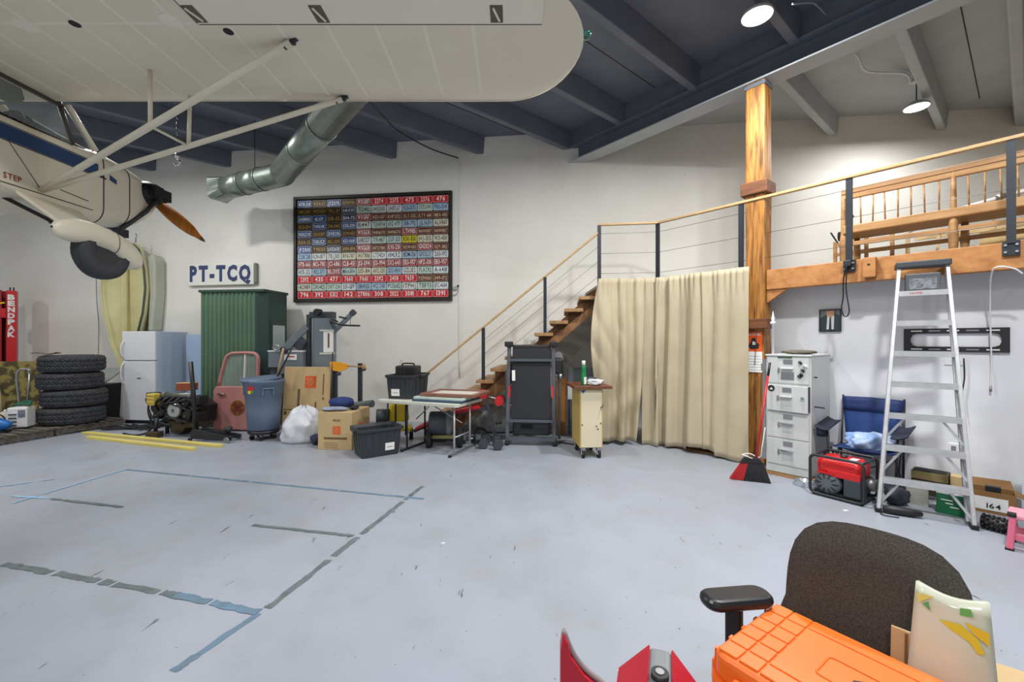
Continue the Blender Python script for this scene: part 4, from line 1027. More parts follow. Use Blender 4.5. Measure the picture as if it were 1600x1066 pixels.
for c, r in (((-.02,-.07,.33), .075), ((-.17,-.06,.40), .06), ((.36,-.06,.36), .085), ((.33,-.06,.56), .06), ((-.30,-.05,.34), .07), ((.20,-.06,.27), .065), ((.47,-.02,.48), .06)):
    G().lathe([(.0,-.05), (r*.35,-.055), (r*.5,-.03), (r*.8,-.04), (r,-.035), (r*.94,.0), (r,.035), (r*.4,.10)], 18, c, 'y').build('accessory_pulley', m_engb, en)
    G().lathe([(.0,-.058), (r*.22,-.056)], 10, c, 'y').build('pulley_bolt', m_alloy, en)
for k in range(26):
    x = rnd.uniform(-.44,.48); z = rnd.uniform(.24,.60); y = rnd.uniform(-.03,.06)
    if rnd.random() < .5: G().box((x,y,z), (rnd.uniform(.04,.12), rnd.uniform(.05,.10), rnd.uniform(.03,.10)), rot('Y', rnd.uniform(-30,30))).build('engine_bracket', rnd.choice([m_engb, m_black, m_engb, m_alloy]), en, bevel=.006)
    else: G().cyl((x,y+.04,z), (x+rnd.uniform(-.06,.06), y-.05, z+rnd.uniform(-.05,.05)), rnd.uniform(.012,.03), n=10).build('engine_fitting', rnd.choice([m_engb, m_alloy, m_black]), en)
for k in range(4): G().tube(cat_rom([(-.22+.13*k,.0,.66), (-.26+.13*k,-.09,.60), (-.30+.13*k,-.10,.48), (-.24+.14*k,-.04,.36)], 4), .024, 8).build('intake_runner', m_engb, en)
G().lathe([(.0,-.09), (.07,-.08), (.13,-.04), (.15,.06), (.13,.10)], 20, (-.46,.10,.46), 'x').build('bell_housing', m_engb, en)
G().box((-.50,.02,.66), (.15,.16,.13)).build('throttle_body', m_black, en, bevel=.02); G().cyl((-.52,-.07,.60), (-.52,.06,.60), .05, n=14).build('sensor_can', m_black, en)
G().box((.48,.05,.62), (.18,.2,.16)).build('coil_pack', m_black, en, bevel=.03); G().box((.52,.02,.34), (.12,.2,.18)).build('water_pump', m_engb, en, bevel=.03)
for P_ in ([(-.45,-.1,.45), (-.3,-.13,.30), (-.1,-.14,.24), (.1,-.14,.20)], [(-.3,-.10,.2), (-.42,-.14,.06), (-.6,-.2,.015), (-.95,-.15,.015)], [(.1,-.13,.56), (.3,-.14,.52), (.48,-.1,.44)], [(-.2,-.12,.5), (0,-.15,.57), (.2,-.12,.60), (.4,-.1,.64)], [(-.50,-.06,.56), (-.42,-.12,.40), (-.36,-.12,.26), (-.30,-.1,.12)], [(-.1,-.12,.30), (.05,-.15,.34), (.25,-.14,.30), (.42,-.1,.26)]):
    G().tube(cat_rom(P_, 6), .016, 8).build('hose', m_rubber, en)
for x in (-.3, .02, .3): G().cyl((x,.1,.0), (x,.1,.24), .03, n=10).build('support_stub', m_dark, en)
wbk = bx('wood_block', mat('oily_block', (70,58,44), .8), None, (0,0,.05), (.2,.14,.10), .006); wbk.location = (-6.0, 7.13, 0); tag(wbk, 'oily square wood block on the floor under the engine end', 'block')
G().cyl((0,.02,.10), (0,.05,.32), .03, n=8).build('screw_jack', m_dark, wbk)
ebx = bx('parts_box', mat('brown_carton', (150,74,48), .7), None, (0,0,.06), (.26,.16,.12), .004); ebx.location = (-5.58, 7.30, .775); ebx.rotation_euler = (0,0,.1); tag(ebx, 'small brown carton with tan lid sitting on the engine', 'carton')
bx('lid', mat('tan_lid', (206,160,110), .7), ebx, (0,0,.125), (.265,.165,.012), .002)
# ---- floor jack
jk = T('floor_jack', 'black trolley jack with a long upright handle by the engine', 'jack', (-5.08, 6.95, 0), -.15)
for y in (-.10, .08): G().prism([(-.1,.04), (.62,.03), (.66,.10), (.3,.14), (-.05,.20), (-.12,.14)], y, y+.02, 'xz').build('side_plate', m_dark, jk, bevel=.004)
G().bar((.0,0,.12), (.5,0,.16), .08, .05).build('lift_arm', m_dark, jk)
G().cyl((.5,0,.16), (.5,0,.23), .055, n=14).build('saddle', m_dark, jk)
for x, r in ((.58,.045), (-.08,.03)):
    for y in (-.13, .12): G().cyl((x,y-.015,r), (x,y+.015,r), r, n=14).build('wheel', m_steel if r > .04 else m_rubber, jk)
G().cyl((-.09,0,.14), (-.20,0,1.28), .034, n=12).build('handle', m_black, jk)
# ---- yellow lumber
m_lum = mat('treated_lumber', (222,206,120), .65, col2=(200,182,96), scale=4, amt=.7, stretch=(.4,5,5))
def plank(a, b, w, h, lb, z=0):
    a = Vector((a.x, a.y, 0)); b = Vector((b.x, b.y, 0)); d = b-a
    o = G().bb(-d.length/2, d.length/2, -w/2, w/2, 0, h).build('lumber_stud', m_lum, None, bevel=.004)
    o.location = ((a.x+b.x)/2, (a.y+b.y)/2, z); o.rotation_euler = (0, 0, math.atan2(d.y, d.x)); tag(o, lb, 'lumber')
plank(FL(138,685), FL(303,704), .09, .04, 'longest pale yellow stud lying on the floor under the other stud')
plank(FL(132,678), FL(345,699), .09, .04, 'pale yellow stud lying in front of the floor jack with drilled end')
# ---- truck door
m_door = mat('faded_red_paint', (190,134,130), .45, col2=(166,106,102), scale=3, amt=.8)
dr = T('truck_door', 'faded red vintage truck door with a gold emblem leaning on the green booth', 'car door', (-4.99, 7.66, 0), WA+.05, rx=R(-4))
out = [(-.40,.02), (.36,.02), (.40,.1), (.40,1.30), (.36,1.38), (.28,1.42), (-.14,1.42), (-.22,1.38), (-.27,1.28), (-.36,.80), (-.42,.72)]
win = [(-.26,.84), (.33,.84), (.33,1.24), (.29,1.32), (-.10,1.32), (-.16,1.28)]
g = G(); g.prism([p for p in out if p[1] < .8]+[(-.36,.80)], -.04, .06, 'xz') if 0 else None
low = [(-.40,.02), (.36,.02), (.40,.1), (.40,.80), (-.38,.80), (-.42,.72)]
G().prism(low, -.05, .05, 'xz').build('lower_panel', m_door, dr, bevel=.02)
def strip(pts, w, nm, mt, y=.0):
    g = G(); g.tube([Vector((p[0], y, p[1])) for p in pts], w, 8, sy=.8); return g.build(nm, mt, dr)
strip(cat_rom([(-.37,0,.80) if 0 else (-.355,.80,0), (-.25,1.28,0), (-.18,1.37,0), (-.08,1.40,0), (.27,1.40,0), (.36,1.34,0), (.375,1.24,0), (.375,.80,0)], 4), .038, 'window_surround', m_door)
G().poly([(-.33,.0,.80), (.36,0,.80), (.36,0,1.30), (.28,0,1.39), (-.12,0,1.39), (-.22,0,1.30)]).build('window_glass', m_glass, dr)
G().bb(.12, .135, -.02, .02, .80, 1.39).build('vent_bar', m_white, dr)
G().cyl((-.30,-.07,.66), (-.18,-.07,.66), .018, n=8).build('handle', m_chrome, dr)
G().lathe([(.0,-.052), (.13,-.052), (.14,-.053), (.14,-.049)], 24, (.06,0,.42), 'y').build('emblem_ring', mat('gold_leaf', (150,112,48), .5, .3), dr)
g = G()
for k in range(4):
    a = PI/2*k+PI/4; c_, s_ = math.cos(a), math.sin(a); g.poly([(.06+.02*-s_, -.0555, .42+.02*c_), (.06+.11*c_-.06*s_, -.0555, .42+.11*s_+.06*c_), (.06+.11*c_+.06*s_, -.0555, .42+.11*s_-.06*c_), (.06+.02*s_, -.0555, .42-.02*c_)])
g.build('emblem_cross', mat('emblem_red', (120,50,44), .5), dr, kind='stuff') 

tag(G().tube(cat_rom([WP(150, 432, .01), WP(151, 470, .01), WP(154, 510, .012), WP(153, 570, .01)], 5), .006, 6).build('wall_cable', mat('grey_cable', (150,150,146), .6)), 'thin grey cable hanging down the block wall behind the tyre stack', 'cable')
sw_ = T('wall_switch_box', 'small metal switch box with a bent wire on the wall by the plate picture', 'switch box', WP(713, 451, .0), WA)
G().bb(-.05,.02,-.04,-.002,-.03,.03).build('box_body', m_steel, sw_, bevel=.004); G().cyl((.04,-.03,.05), (.04,-.002,.05), .022, n=10).build('knob', m_dark, sw_); G().tube(cat_rom([(.03,-.02,.04), (.04,-.02,-.04), (.0,-.02,-.12), (-.06,-.02,-.13)], 5), .006, 6).build('bent_wire', m_steel, sw_)
# ================================================================ MIDDLE CLUSTER
m_brute = mat('brute_grey', (104,122,146), .5, col2=(90,108,132), scale=4, amt=.6)
tc_p = FL(401, 690)
can = T('rubbish_bin', 'blue-grey round rubbish bin on a caster dolly with a skewed lid', 'bin', (tc_p.x, tc_p.y+.2, 0), -.3)
prof = [(.20,.17), (.235,.175), (.255,.5), (.275,.74), (.292,.75), (.295,.93), (.31,.94), (.318,.97), (.30,.985), (.29,.96), (.27,.7), (.23,.19)]
G().lathe(prof, 36).build('bin_body', m_brute, can)
for a in (-.55, 2.6):
    c, s_ = math.cos(a), math.sin(a); M = Matrix.Rotation(a, 3, 'Z')
    hd = G().box((.315*c, .315*s_, .86), (.05,.17,.02), M).build('side_handle', m_brute, can, bevel=.006)
    for q in (-.075, .075): G().box(Vector((.305*c, .305*s_, .815))+M @ Vector((0,q,0)), (.035,.02,.11), M).build('handle_leg', m_brute, hd)
G().lathe([(0,.0), (.27,.01), (.30,.02), (.305,-.02), (.29,-.025), (.285,0)], 36).build('lid', m_brute, can, loc=(-.04,-.02,1.0), rot=(.07,-.05,.2))
G().lathe([(.0,.10), (.22,.10), (.235,.12), (.235,.16), (.0,.165)], 30).build('dolly', m_black, can)
for k in range(5):
    a = 2*PI*k/5+.3; x, y = .17*math.cos(a), .17*math.sin(a)
    cs = G().bb(x-.02, x+.02, y-.025, y+.025, .06, .11).build('caster_fork', m_steel, can); G().cyl((x-.014,y,.042), (x+.014,y,.042), .042, n=14).build('caster_wheel', m_rubber, cs)
for k, (cc, z, w, h, dx) in enumerate((((206,40,48), .85, .10, .10, 0), ((236,200,40), .80, .05, .05, -.02), ((70,150,60), .81, .05, .04, .03))):
    def stk(u, v, w=w, h=h, z=z, dx=dx, k=k):
        a = -PI/2+.15+((u-.5)*w+dx)/.296; rr = .2965+.0015*k; return (rr*math.cos(a), rr*math.sin(a), z+(v-.5)*h)
    G().sheet(stk, 5, 1).build('sticker', mat('sticker%d' % k, cc, .5), can)
# poles in bin
for k, (a, b, c, mt, lb) in enumerate((((.16,.05,.95), (.44,.1,1.55), .014, m_dark, 'dark pole sticking out of the rubbish bin leaning right'), ((.14,.12,.95), (.24,.16,1.5), .018, mat('raw_wood_stick', (186,160,120), .7), 'pale wooden stick standing in the rubbish bin'))):
    o = G().cyl(a, b, c, n=8).build('pole', mt); o.location = can.location; tag(o, lb, 'pole')
# ---- cartons
m_card = mat('cardboard', (198,172,128), .8, col2=(184,156,112), scale=3, amt=.5); m_cardd = mat('cardboard_print', (112,88,56), .8); m_tape = mat('packing_tape', (206,180,132), .4)
def depot(par, o, xd, yd, s):
    o = Vector(o); xd = Vector(xd); yd = Vector(yd); n = xd.cross(yd).normalized()
    g = G(); g.poly([o-xd*s/2-yd*s/2+n*.002, o+xd*s/2-yd*s/2+n*.002, o+xd*s/2+yd*s/2+n*.002, o-xd*s/2+yd*s/2+n*.002]); lg = g.build('logo_square', m_orange, par)
    dx = (xd+yd).normalized(); dy = (yd-xd).normalized()
    for t, k, w in (('THE', .26, .34), ('HOME', .02, .74), ('DEPOT', -.27, .66)):
        g = G(); g.text(t, o+dy*s*k+n*.004, dx, dy, s*.17, s*w); g.build('logo_lettering', m_card, lg, kind='stuff')
bigp = FL(476, 682)
bc = T('large_carton', 'large moving carton leaning behind the white plastic sack', 'carton', (bigp.x, bigp.y, 0), -.08, rx=R(-5))
G().bb(-.42, .42, 0, .16, 0, 1.18).build('carton_body', m_card, bc, bevel=.006)
depot(bc, (.06,-.001,.92), (1,0,0), (0,0,1), .20)
for x0, x1, z0, z1 in ((-.16,-.12,.48,.80), (.28,.31,.62,.66), (.28,.30,.7,1.06), (.15,.18,.46,.58), (-.40,-.10,.44,.455), (-.39,-.34,.36,.42)): G().bb(x0, x1, -.003, 0, z0, z1).build('printed_mark', m_cardd, bc)
for x0, x1, z0, z1 in ((-.36,-.20,.52,.76), (-.41,.41,.40,.405)): G().bb(x0, x1, -.003, 0, z0, z1).build('tape', m_tape, bc)
G().text('LARGE BOX', (.145,-.004,.94), (0,0,1), (-1,0,0), .022, .17).build('printed_text', m_cardd, bc, kind='stuff')
G().tube([(.44,-.02,.0), (.455,.05,1.42)], .013, 8).build('pole', m_dark, None); pp = bpy.data.objects['pole.002']; pp.location = bc.location; tag(pp, 'dark thin pole leaning on the edge of the large moving carton', 'pole')
hp = FL(523, 703)
hb = T('moving_carton', 'closed moving carton with caps heaped on top beside the black tote', 'carton', (hp.x, hp.y, 0), -.10)
G().bb(-.265, .265, 0, .62, 0, .56).build('carton_body', m_card, hb, bevel=.006)
depot(hb, (.03,-.001,.29), (1,0,0), (0,0,1), .12); depot(hb, (.266,.30,.28), (0,1,0), (0,0,1), .15)
G().bb(-.17, .19, -.003, 0, .155, .185).build('printed_band', m_cardd, hb)
for k in range(4): G().bb(-.17, .04, -.003, 0, .03+.025*k, .034+.025*k).build('printed_line', m_cardd, hb)
G().text('MEDIUM', (.03,-.004,.425), (1,0,0), (0,0,1), .03, .11).build('printed_text', m_cardd, hb, kind='stuff')
G().bb(-.02, .03, .0, .62, .56, .564).build('tape', m_tape, hb)
G().bb(.2655, .268, .42, .5, .2, .56).build('red_tape', m_red, hb) if 0 else None
def bund(name, loc, s, c, lb, ct, seed, ruf=.14, c2=None, flat=.0, nu=28, nv=16):
    rnd = random.Random(seed); ph = [rnd.uniform(0,6.28) for _ in range(8)]
    def fn(u, v):
        a = 2*PI*u; b = PI*v
        k = 1+ruf*(math.sin(3*a+ph[0]+2*b)+.7*math.sin(5*a-3*b+ph[1])+.5*math.sin(9*a+7*b+ph[2])+.4*math.sin(13*a-5*b+ph[3]))*math.sin(b)
        z = (math.cos(b)+1)*.5
        return (s[0]*math.cos(a)*math.sin(b)**.7*k, s[1]*math.sin(a)*math.sin(b)**.7*k, max(0, s[2]*z*(1+.5*(k-1))))
    o = G().sheet(fn, nu, nv, cu=True).build(name, mat(name+'_cloth%d' % seed, c, .75, col2=c2 or tuple(int(q*.8) for q in c), scale=6, amt=.6), None)
    o.location = loc; tag(o, lb, ct); return o
cx_, cy_ = hb.location.x, hb.location.y
bund('blue_hat', (cx_-.04, cy_+.38, .566), (.19,.15,.17), (34,56,116), 'royal blue cloth hat on top of the closed moving carton', 'hat', 4, .05)
bund('folded_shirt', (cx_-.06, cy_+.12, .566), (.2,.10,.055), (150,162,182), 'pale blue folded cloth lying on the closed moving carton', 'cloth', 5, .08)
bund('dark_gloves', (cx_+.20, cy_+.25, .562), (.055,.10,.06), (40,44,54), 'dark work gloves heaped on the closed moving carton edge', 'gloves', 6, .18)
# ---- white sack
sp = FL(458, 695)
def sack(u, v):
    a = 2*PI*u; b = v
    r = .31*(1-.55*max(0, b-.5)/.5)*(1 if b > .06 else .85+.15*b/.06); z = .56*b
    k = 1+.05*math.sin(3*a+1)+.035*math.sin(7*a+8*b)+.025*math.sin(13*a-12*b)+.03*math.sin(5*a+15*b)
    if b > .9: r *= (1-b)/.1*.75+.25
    return (r*k*math.cos(a)+.05*b, r*.8*k*math.sin(a), z+.03*math.sin(4*a)*b)
g = G(); g.sheet(sack, 40, 22, cu=True); n = len(g.v); sk = g.build('plastic_sack', mat('white_film', (214,217,224), .35, col2=(196,200,208), scale=9, amt=.7, bump=.25, bscale=22), None)
sk.location = (sp.x, sp.y+.25, .0); tag(sk, 'full white plastic sack slumped on the floor in front of the large carton', 'sack')
bund('navy_rag', (FL(489,697).x, FL(489,697).y+.10, 0), (.07,.09,.16), (52,60,84), 'navy rag on the floor between white sack and moving carton', 'rag', 8, .15)
# ---- totes
m_tote = mat('tote_black', (46,50,57), .45)
def tote(name, loc, rz, w, d, h, lb, empty=True):
    t = T(name, lb, 'tote', loc, rz)
    def ringp(k, z, r=.04): return [(x, y, z) for x, y in rrect(w*k, d*(1-(1-k)*w/d), r, 3)]
    lv = [ringp(.86,.0), ringp(.88,.012), ringp(.97,h*.86), ringp(1.0,h*.87), ringp(1.0,h*.90), ringp(1.06,h*.91), ringp(1.06,h), ringp(1.01,h), ringp(.96,h*.9), ringp(.85,.03)]
    g = G(); n = len(lv[0]); i = 0
    for L in lv:
        for p in L: g.V(p)
    for a in range(len(lv)-1):
        for b in range(n): g.Fa((a*n+b, a*n+(b+1) % n, (a+1)*n+(b+1) % n, (a+1)*n+b))
    g.Fa([k for k in range(n-1, -1, -1)]); g.Fa([(len(lv)-1)*n+k for k in range(n)])
    g.build('tub', m_tote, t, bevel=.003)
    for sy in (-1, 1):
        for k in range(5):
            x = -w*.34+w*.17*k; G().bar((x*.92, sy*((d-.135*w)/2+.0), .03), (x, sy*((d-.03*w)/2), h*.84), .035, .014, up=(0,1,0)).build('wall_rib', m_tote, t)
    for sx in (-1, 1):
        for k in range(3):
            y = -d*.25+d*.25*k; G().bar((sx*(.868*w/2), y*.92, .03), (sx*(.97*w/2), y, h*.84), .035, .014, up=(1,0,0)).build('wall_rib', m_tote, t)
        G().bb(sx*w/2-.05*(sx < 0)-.0, sx*w/2+.05*(sx > 0)+.0, -.09, .09, h*.90, h*.97).build('end_handle', m_tote, t, bevel=.006)
    return t
t1 = tote('storage_tote', (-1.95, 6.12, 0), .62, .60, .46, .40, 'empty black storage tote on the floor with its lid off')
def tlabel(t, w, d, h, x, z, sz=.065):          # paper label on the long front wall, following its slope
    o = G().bb(-sz, sz, -.004, .004, -sz*.8, sz*.8).build('paper_label', m_paper, t)
    k = .86+.11*(z/(h*.86)); o.location = (x, -(d-(1-k)*w)/2-.009, z); o.rotation_euler = (math.atan2(.055*w, h*.86), 0, 0)
    G().bb(-sz*.6, sz*.6, -.006, -.004, -.006, .0).build('label_line', m_ink, o)
tlabel(t1, .60, .46, .40, .12, .13)
# ---- folding table
m_ttop = mat('table_plastic', (206,208,196), .5, col2=(186,186,170), scale=5, amt=.6)
tb0 = Vector((-2.03, 6.35, 0)); tb1 = Vector((-.75, 5.81, 0)); ta = math.atan2(tb1.y-tb0.y, tb1.x-tb0.x); tl_ = (tb1-tb0).length
tab = T('folding_table', 'white plastic folding table stacked with frames and a black tote', 'table', tb0, ta)
G().prism([(x+tl_/2, y+.40) for x, y in rrect(tl_, .80, .05, 4)], .70, .745).build('tabletop', m_ttop, tab, bevel=.006)
for x, mt in ((.44, m_dark), (tl_-.14, m_alu)):
    for y in (.16, .62): G().cyl((x,y,.02), (x,y,.70), .014, n=8).build('leg', mt, tab)
    G().bar((x,.04,.016), (x,.76,.016), .03, .03).build('foot_bar', m_dark if x < 1 else m_steel, tab)
    G().cyl((x,.16,.25), (x,.62,.25), .010, n=8).build('cross_bar', mt, tab)
    G().cyl((x,.39,.42), (tl_*.5+(.05 if x < 1 else -.05),.39,.69), .009, n=8).build('folding_brace', m_steel, tab)
    for y in (.04, .76): G().box((x,y,.015), (.036,.04,.03)).build('foot_cap', m_rubber, tab)
tr = T('x', 'x', 'x'); bpy.data.objects.remove(tr)
def ontab(x, y): return tb0+Vector((math.cos(ta)*x-math.sin(ta)*y, math.sin(ta)*x+math.cos(ta)*y, 0))
p = ontab(.24, .46); t2 = tote('storage_tote', (p.x, p.y, .746), ta+.2, .44, .66, .36, 'filled black storage tote with a black tool case on the folding table')
tlabel(t2, .44, .66, .36, -.06, .10)
tcase = T('tool_case', 'small black ribbed tool case wedged in the tote on the table', 'case', (p.x, p.y, .746+.22), ta+.2)
G().bb(-.17, .17, -.12, .12, 0, .27).build('case_body', m_black, tcase, bevel=.025)
for k in range(5): G().bb(-.15+.07*k, -.12+.07*k, -.128, -.12, .03, .23).build('case_rib', m_black, tcase)
G().tube(cat_rom([(-.10,0,.27), (-.08,0,.30), (.08,0,.30), (.10,0,.27)], 4), .013, 6).build('case_handle', m_black, tcase)
G().tube([(-.12+.02*math.cos(t), 0, .315+.035*math.sin(t)) for t in [2*PI*k/12 for k in range(12)]], .004, 5, closed=True).build('shackle', m_steel, tcase)
# ---- frames stacked
def frame(loc, rz, w, d, h, c, inn, lb, bw2=.06):
    t = T('picture_frame', lb, 'picture frame', loc, rz)
    mt = mat('frame_%d_%d' % (c[0], c[2]), c, .45, col2=tuple(int(q*.8) for q in c), scale=7, amt=.7)
    for b in ((0,w,0,bw2), (0,w,d-bw2,d)): G().bb(b[0], b[1], b[2], b[3], 0, h).build('frame_bar', mt, t, bevel=.006)
    for b in ((0,bw2), (w-bw2,w)): G().bb(b[0], b[1], bw2, d-bw2, 0, h).build('frame_bar', mt, t, bevel=.006)
    G().bb(bw2-.002, w-bw2+.002, bw2-.002, d-bw2+.002, h*.3, h*.6).build('canvas', mat('canvas_%d' % inn[0], inn, .7), t); return t
q = ontab(.60,.06); frame((q.x,q.y,.746), ta+.06, .80, .62, .03, (60,84,112), (90,110,130), 'blue picture frame lowest of the flat stack on the folding table')
q = ontab(.61,.08); frame((q.x,q.y,.777), ta+.05, .80, .66, .035, (196,214,204), (220,226,220), 'pale mint picture frame in the middle of the flat stack on the table')
q = ontab(.68,.14); frame((q.x,q.y,.813), ta+.10, .86, .64, .045, (142,98,82), (206,200,190), 'wide brown picture frame on top of the flat stack on the table', .08)
# ---- gym tower by the wall
gy = T('home_gym', 'grey home gym tower with swing arm and lat bar by the block wall', 'exercise machine', (-3.43, 7.72, 0), WA)
m_gym = mat('gym_grey', (112,122,130), .4); m_gymd = mat('gym_dark', (60,66,74), .45)
def tow(u, v): a = PI+PI*u; return (.02+.20*math.cos(a), -.02+.14*math.sin(a), .5+1.53*v)
G().sheet(tow, 14, 1).build('shroud', m_gym, gy)
G().bb(-.19, .22, -.02, .06, .0, 2.03).build('tower_back', m_gym, gy, bevel=.006)
def lab(u, v): a = PI+PI*(.62+.33*u); return (.02+.204*math.cos(a), -.02+.144*math.sin(a), 1.42+.38*v)
G().sheet(lab, 6, 1).build('instruction_label', m_paper, gy)
def lab2(u, v): a = PI+PI*(.74+.05*u); return (.02+.207*math.cos(a), -.02+.147*math.sin(a), 1.5+.26*v)
G().sheet(lab2, 2, 1).build('label_print', m_cardd, gy)
for z in (1.38, 1.79): G().sheet(lambda u, v: (.02+.212*math.cos(PI+PI*(.52+.48*u)), -.02+.152*math.sin(PI+PI*(.52+.48*u)), z+.035*v), 8, 1).build('slot_rim', mat('slot_rim', (196,204,190), .5), gy)
G().bb(-.24, .20, -.06, .10, 2.03, 2.15).build('head_block', m_gymd, gy, bevel=.01)
G().cyl((-.06,-.12,2.14), (-.06,.0,2.14), .06, n=16).build('head_pulley', m_black, gy)
G().bar((-.26,-.02,.6), (-.26,-.02,2.1), .06, .08, up=(0,1,0)).build('side_upright', m_gymd, gy)
G().bar((-.28,-.05,1.88), (-.62,-.15,1.50), .08, .12).build('swing_arm', m_gym, gy, bevel=.01)
G().box((-.42,-.05,1.58), (.26,.16,.20), rot('Y', 35)).build('arm_bracket', m_gymd, gy, bevel=.02)
G().cyl((-.66,-.2,1.46), (-.62,-.08,1.46), .06, n=14).build('arm_pulley', m_gymd, gy)
G().bb(-.98, -.30, -.14, .06, 1.14, 1.44).build('weight_housing', m_gym, gy, bevel=.01)
G().bb(-.985, -.30, -.145, -.0, 1.425, 1.45).build('housing_trim', m_white, gy)
G().bb(-.66, -.42, -.146, -.141, 1.28, 1.38).build('warning_label', m_paper, gy); G().bb(-.60, -.46, -.149, -.146, 1.33, 1.35).build('label_print', m_red, gy)
G().bb(-.96, -.88, -.1, -.02, 0, 1.16).build('side_post', m_gymd, gy)
lat = G().bar((.2,.0,1.78), (.56,.0,2.12), .06, .07).build('lat_arm', m_gym, gy); G().box((.57,.0,2.13), (.09,.08,.09), rot('Y', -43)).build('arm_cap', m_gymd, lat, bevel=.01)
for a, b in (((.20,-.1,1.96), (.42,-.1,1.90)), ((.22,-.12,2.02), (.34,-.1,1.96)), ((.36,-.1,2.05), (.50,-.1,2.02)), ((.44,-.12,1.90), (.76,-.12,1.89))): G().cyl(a, b, .016, n=8).build('grip_bar', m_black, lat)
G().tube([(.56,-.08,2.10), (.58,-.11,2.0), (.58,-.12,1.90)], .004, 5).build('cable', m_black, lat)
G().tube([(-.80+.07*math.cos(t), -.16, 1.50+.045*math.sin(t)) for t in [2*PI*k/12 for k in range(12)]], .012, 6, closed=True).build('d_handle', m_steel, gy)
G().bb(-.3, .35, -.25, .2, 0, .06).build('foot_frame', m_gymd, gy, bevel=.01)
# ---- squat stand with canoe paddle
sq = T('squat_stand', 'pair of dark steel squat stand uprights with perforated holes', 'exercise rack', (-2.92, 7.30, 0), WA+.05)
for x, h in ((-.12,1.16), (.32,1.24)):
    u_ = G().bb(x-.032, x+.032, -.03, .03, .04, h).build('upright', m_dark, sq, bevel=.004)
    for k in range(8): G().cyl((x,-.032,.62+.075*k), (x,-.028,.62+.075*k), .010, n=8).build('pin_hole', m_ink, u_)
    G().cyl((x+.03,-.02,h-.10), (x+.10,-.02,h-.10), .032, n=12).build('adjuster_knob', m_gymd, sq)
    G().bar((x,-.10,.03), (x,.35,.03), .06, .06).build('foot', m_dark, sq)
G().bar((-.12,.0,.42), (.32,0,.42), .05, .05).build('cross_member', m_dark, sq)
G().cyl((.05,-.05,.50), (.62,-.2,.58), .06, n=14).build('foam_roller', mat('foam_grey', (104,110,112), .8), sq)
G().cyl((-.08,-.1,.46), (.3,-.1,.47), .045, n=12).build('pad_tube', m_gymd, sq)
pd = T('canoe_paddle', 'orange-bladed wooden canoe paddle resting across the squat stand uprights', 'paddle', (-2.92, 7.26, 1.20), WA+.05)
bl = [(-.20,.05), (-.17,.07), (.0,.06), (.10,.03), (.15,0.005), (.15,-.02), (.10,-.06), (.0,-.10), (-.13,-.09), (-.17,-.06)]
G().prism(bl, -.02, -.004, 'xz').build('blade', mat('paddle_orange', (232,158,30), .4), pd, bevel=.004)
G().cyl((.12,-.012,-.006), (.42,-.012,-.02), .012, n=8).build('shaft', m_pine, pd); G().ball((.40,-.012,-.02), (.035,.03,.05)).build('grip', m_pine, pd)
# ---- under the table: pressure washer, reel, dumbbells, bench
pw = T('pressure_washer', 'yellow and black pressure washer standing under the folding table', 'pressure washer', (-1.86, 6.98, 0), .2)
m_yel = mat('machine_yellow', (236,206,24), .4)
G().box((0,0,.46), (.34,.24,.30), tx=.8, ty=.8).build('motor_hood', m_yel, pw, bevel=.04)
G().bb(-.22, .22, -.14, .14, .16, .22).build('deck', m_yel, pw, bevel=.02)
G().lathe([(.03,-.1), (.12,-.1), (.12,.1), (.03,.1)], 18, (-.24,-.06,.40), 'x').build('pump_housing', m_gymd, pw)
for x in (-.16, -.04, .12): G().cyl((x,-.17,.1), (x,-.17,.64), .014, n=8).build('handle_bar', m_dark, pw)
for x in (-.2, .2): G().cyl((x-.03,0,.09), (x+.03,0,.09), .09, n=18).build('wheel', m_rubber, pw)
hr = T('hose_reel', 'grey drum hose reel on black wheels beneath the table', 'hose reel', (-1.10, 6.53, 0), .05)
G().lathe([(.05,-.16), (.17,-.16), (.18,-.13), (.18,.10), (.16,.15), (.05,.16)], 22, (0,0,.36), 'x').build('drum', m_gymd, hr)
G().lathe([(.04,.0), (.19,-.02), (.2,.03), (.12,.09), (.03,.10)], 22, (.12,0,.36), 'x').build('drum_cap', mat('reel_grey', (104,110,112), .5), hr)
for x in (-.16, .30): G().cyl((x-.04,-.06,.14), (x+.04,-.06,.14), .14, n=20).build('wheel', m_rubber, hr)
G().bb(-.22, .32, -.1, .1, .14, .19).build('axle_frame', mat('olive_frame', (120,112,70), .6), hr)
wbn = T('weight_bench', 'red padded incline weight bench with foam rollers standing under the staircase', 'weight bench', (-1.03, 6.86, 0), .04)
m_vinyl = mat('red_vinyl', (196,30,40), .35)
G().bar((-.52,.02,.20), (-.02,.02,.44), .22, .06).build('back_pad', m_vinyl, wbn, bevel=.02); G().bar((-.55,.02,.165), (.0,.02,.425), .05, .05).build('pad_frame', m_gymd, wbn)
G().bar((.02,.02,.45), (.52,.02,.56), .24, .06).build('seat_pad', m_vinyl, wbn, bevel=.02)
G().bar((.0,.02,.41), (.60,.02,.53), .05, .05).build('seat_frame', m_gymd, wbn)
G().bar((.60,.02,.72), (.76,.02,.06), .05, .05).build('front_post', m_gymd, wbn); G().bar((-.3,.02,.04), (.84,.02,.04), .05, .05).build('floor_rail', m_gymd, wbn)
for a, b in (((.55,-.14,.76), (.57,.09,.76)), ((.82,-.14,.66), (.84,.10,.66))): G().cyl(a, b, .075, n=16).build('foam_roll', m_vinyl, wbn)
G().cyl((.60,.02,.72), (.87,.02,.66), .02, n=8).build('roller_bar', m_steel, wbn)
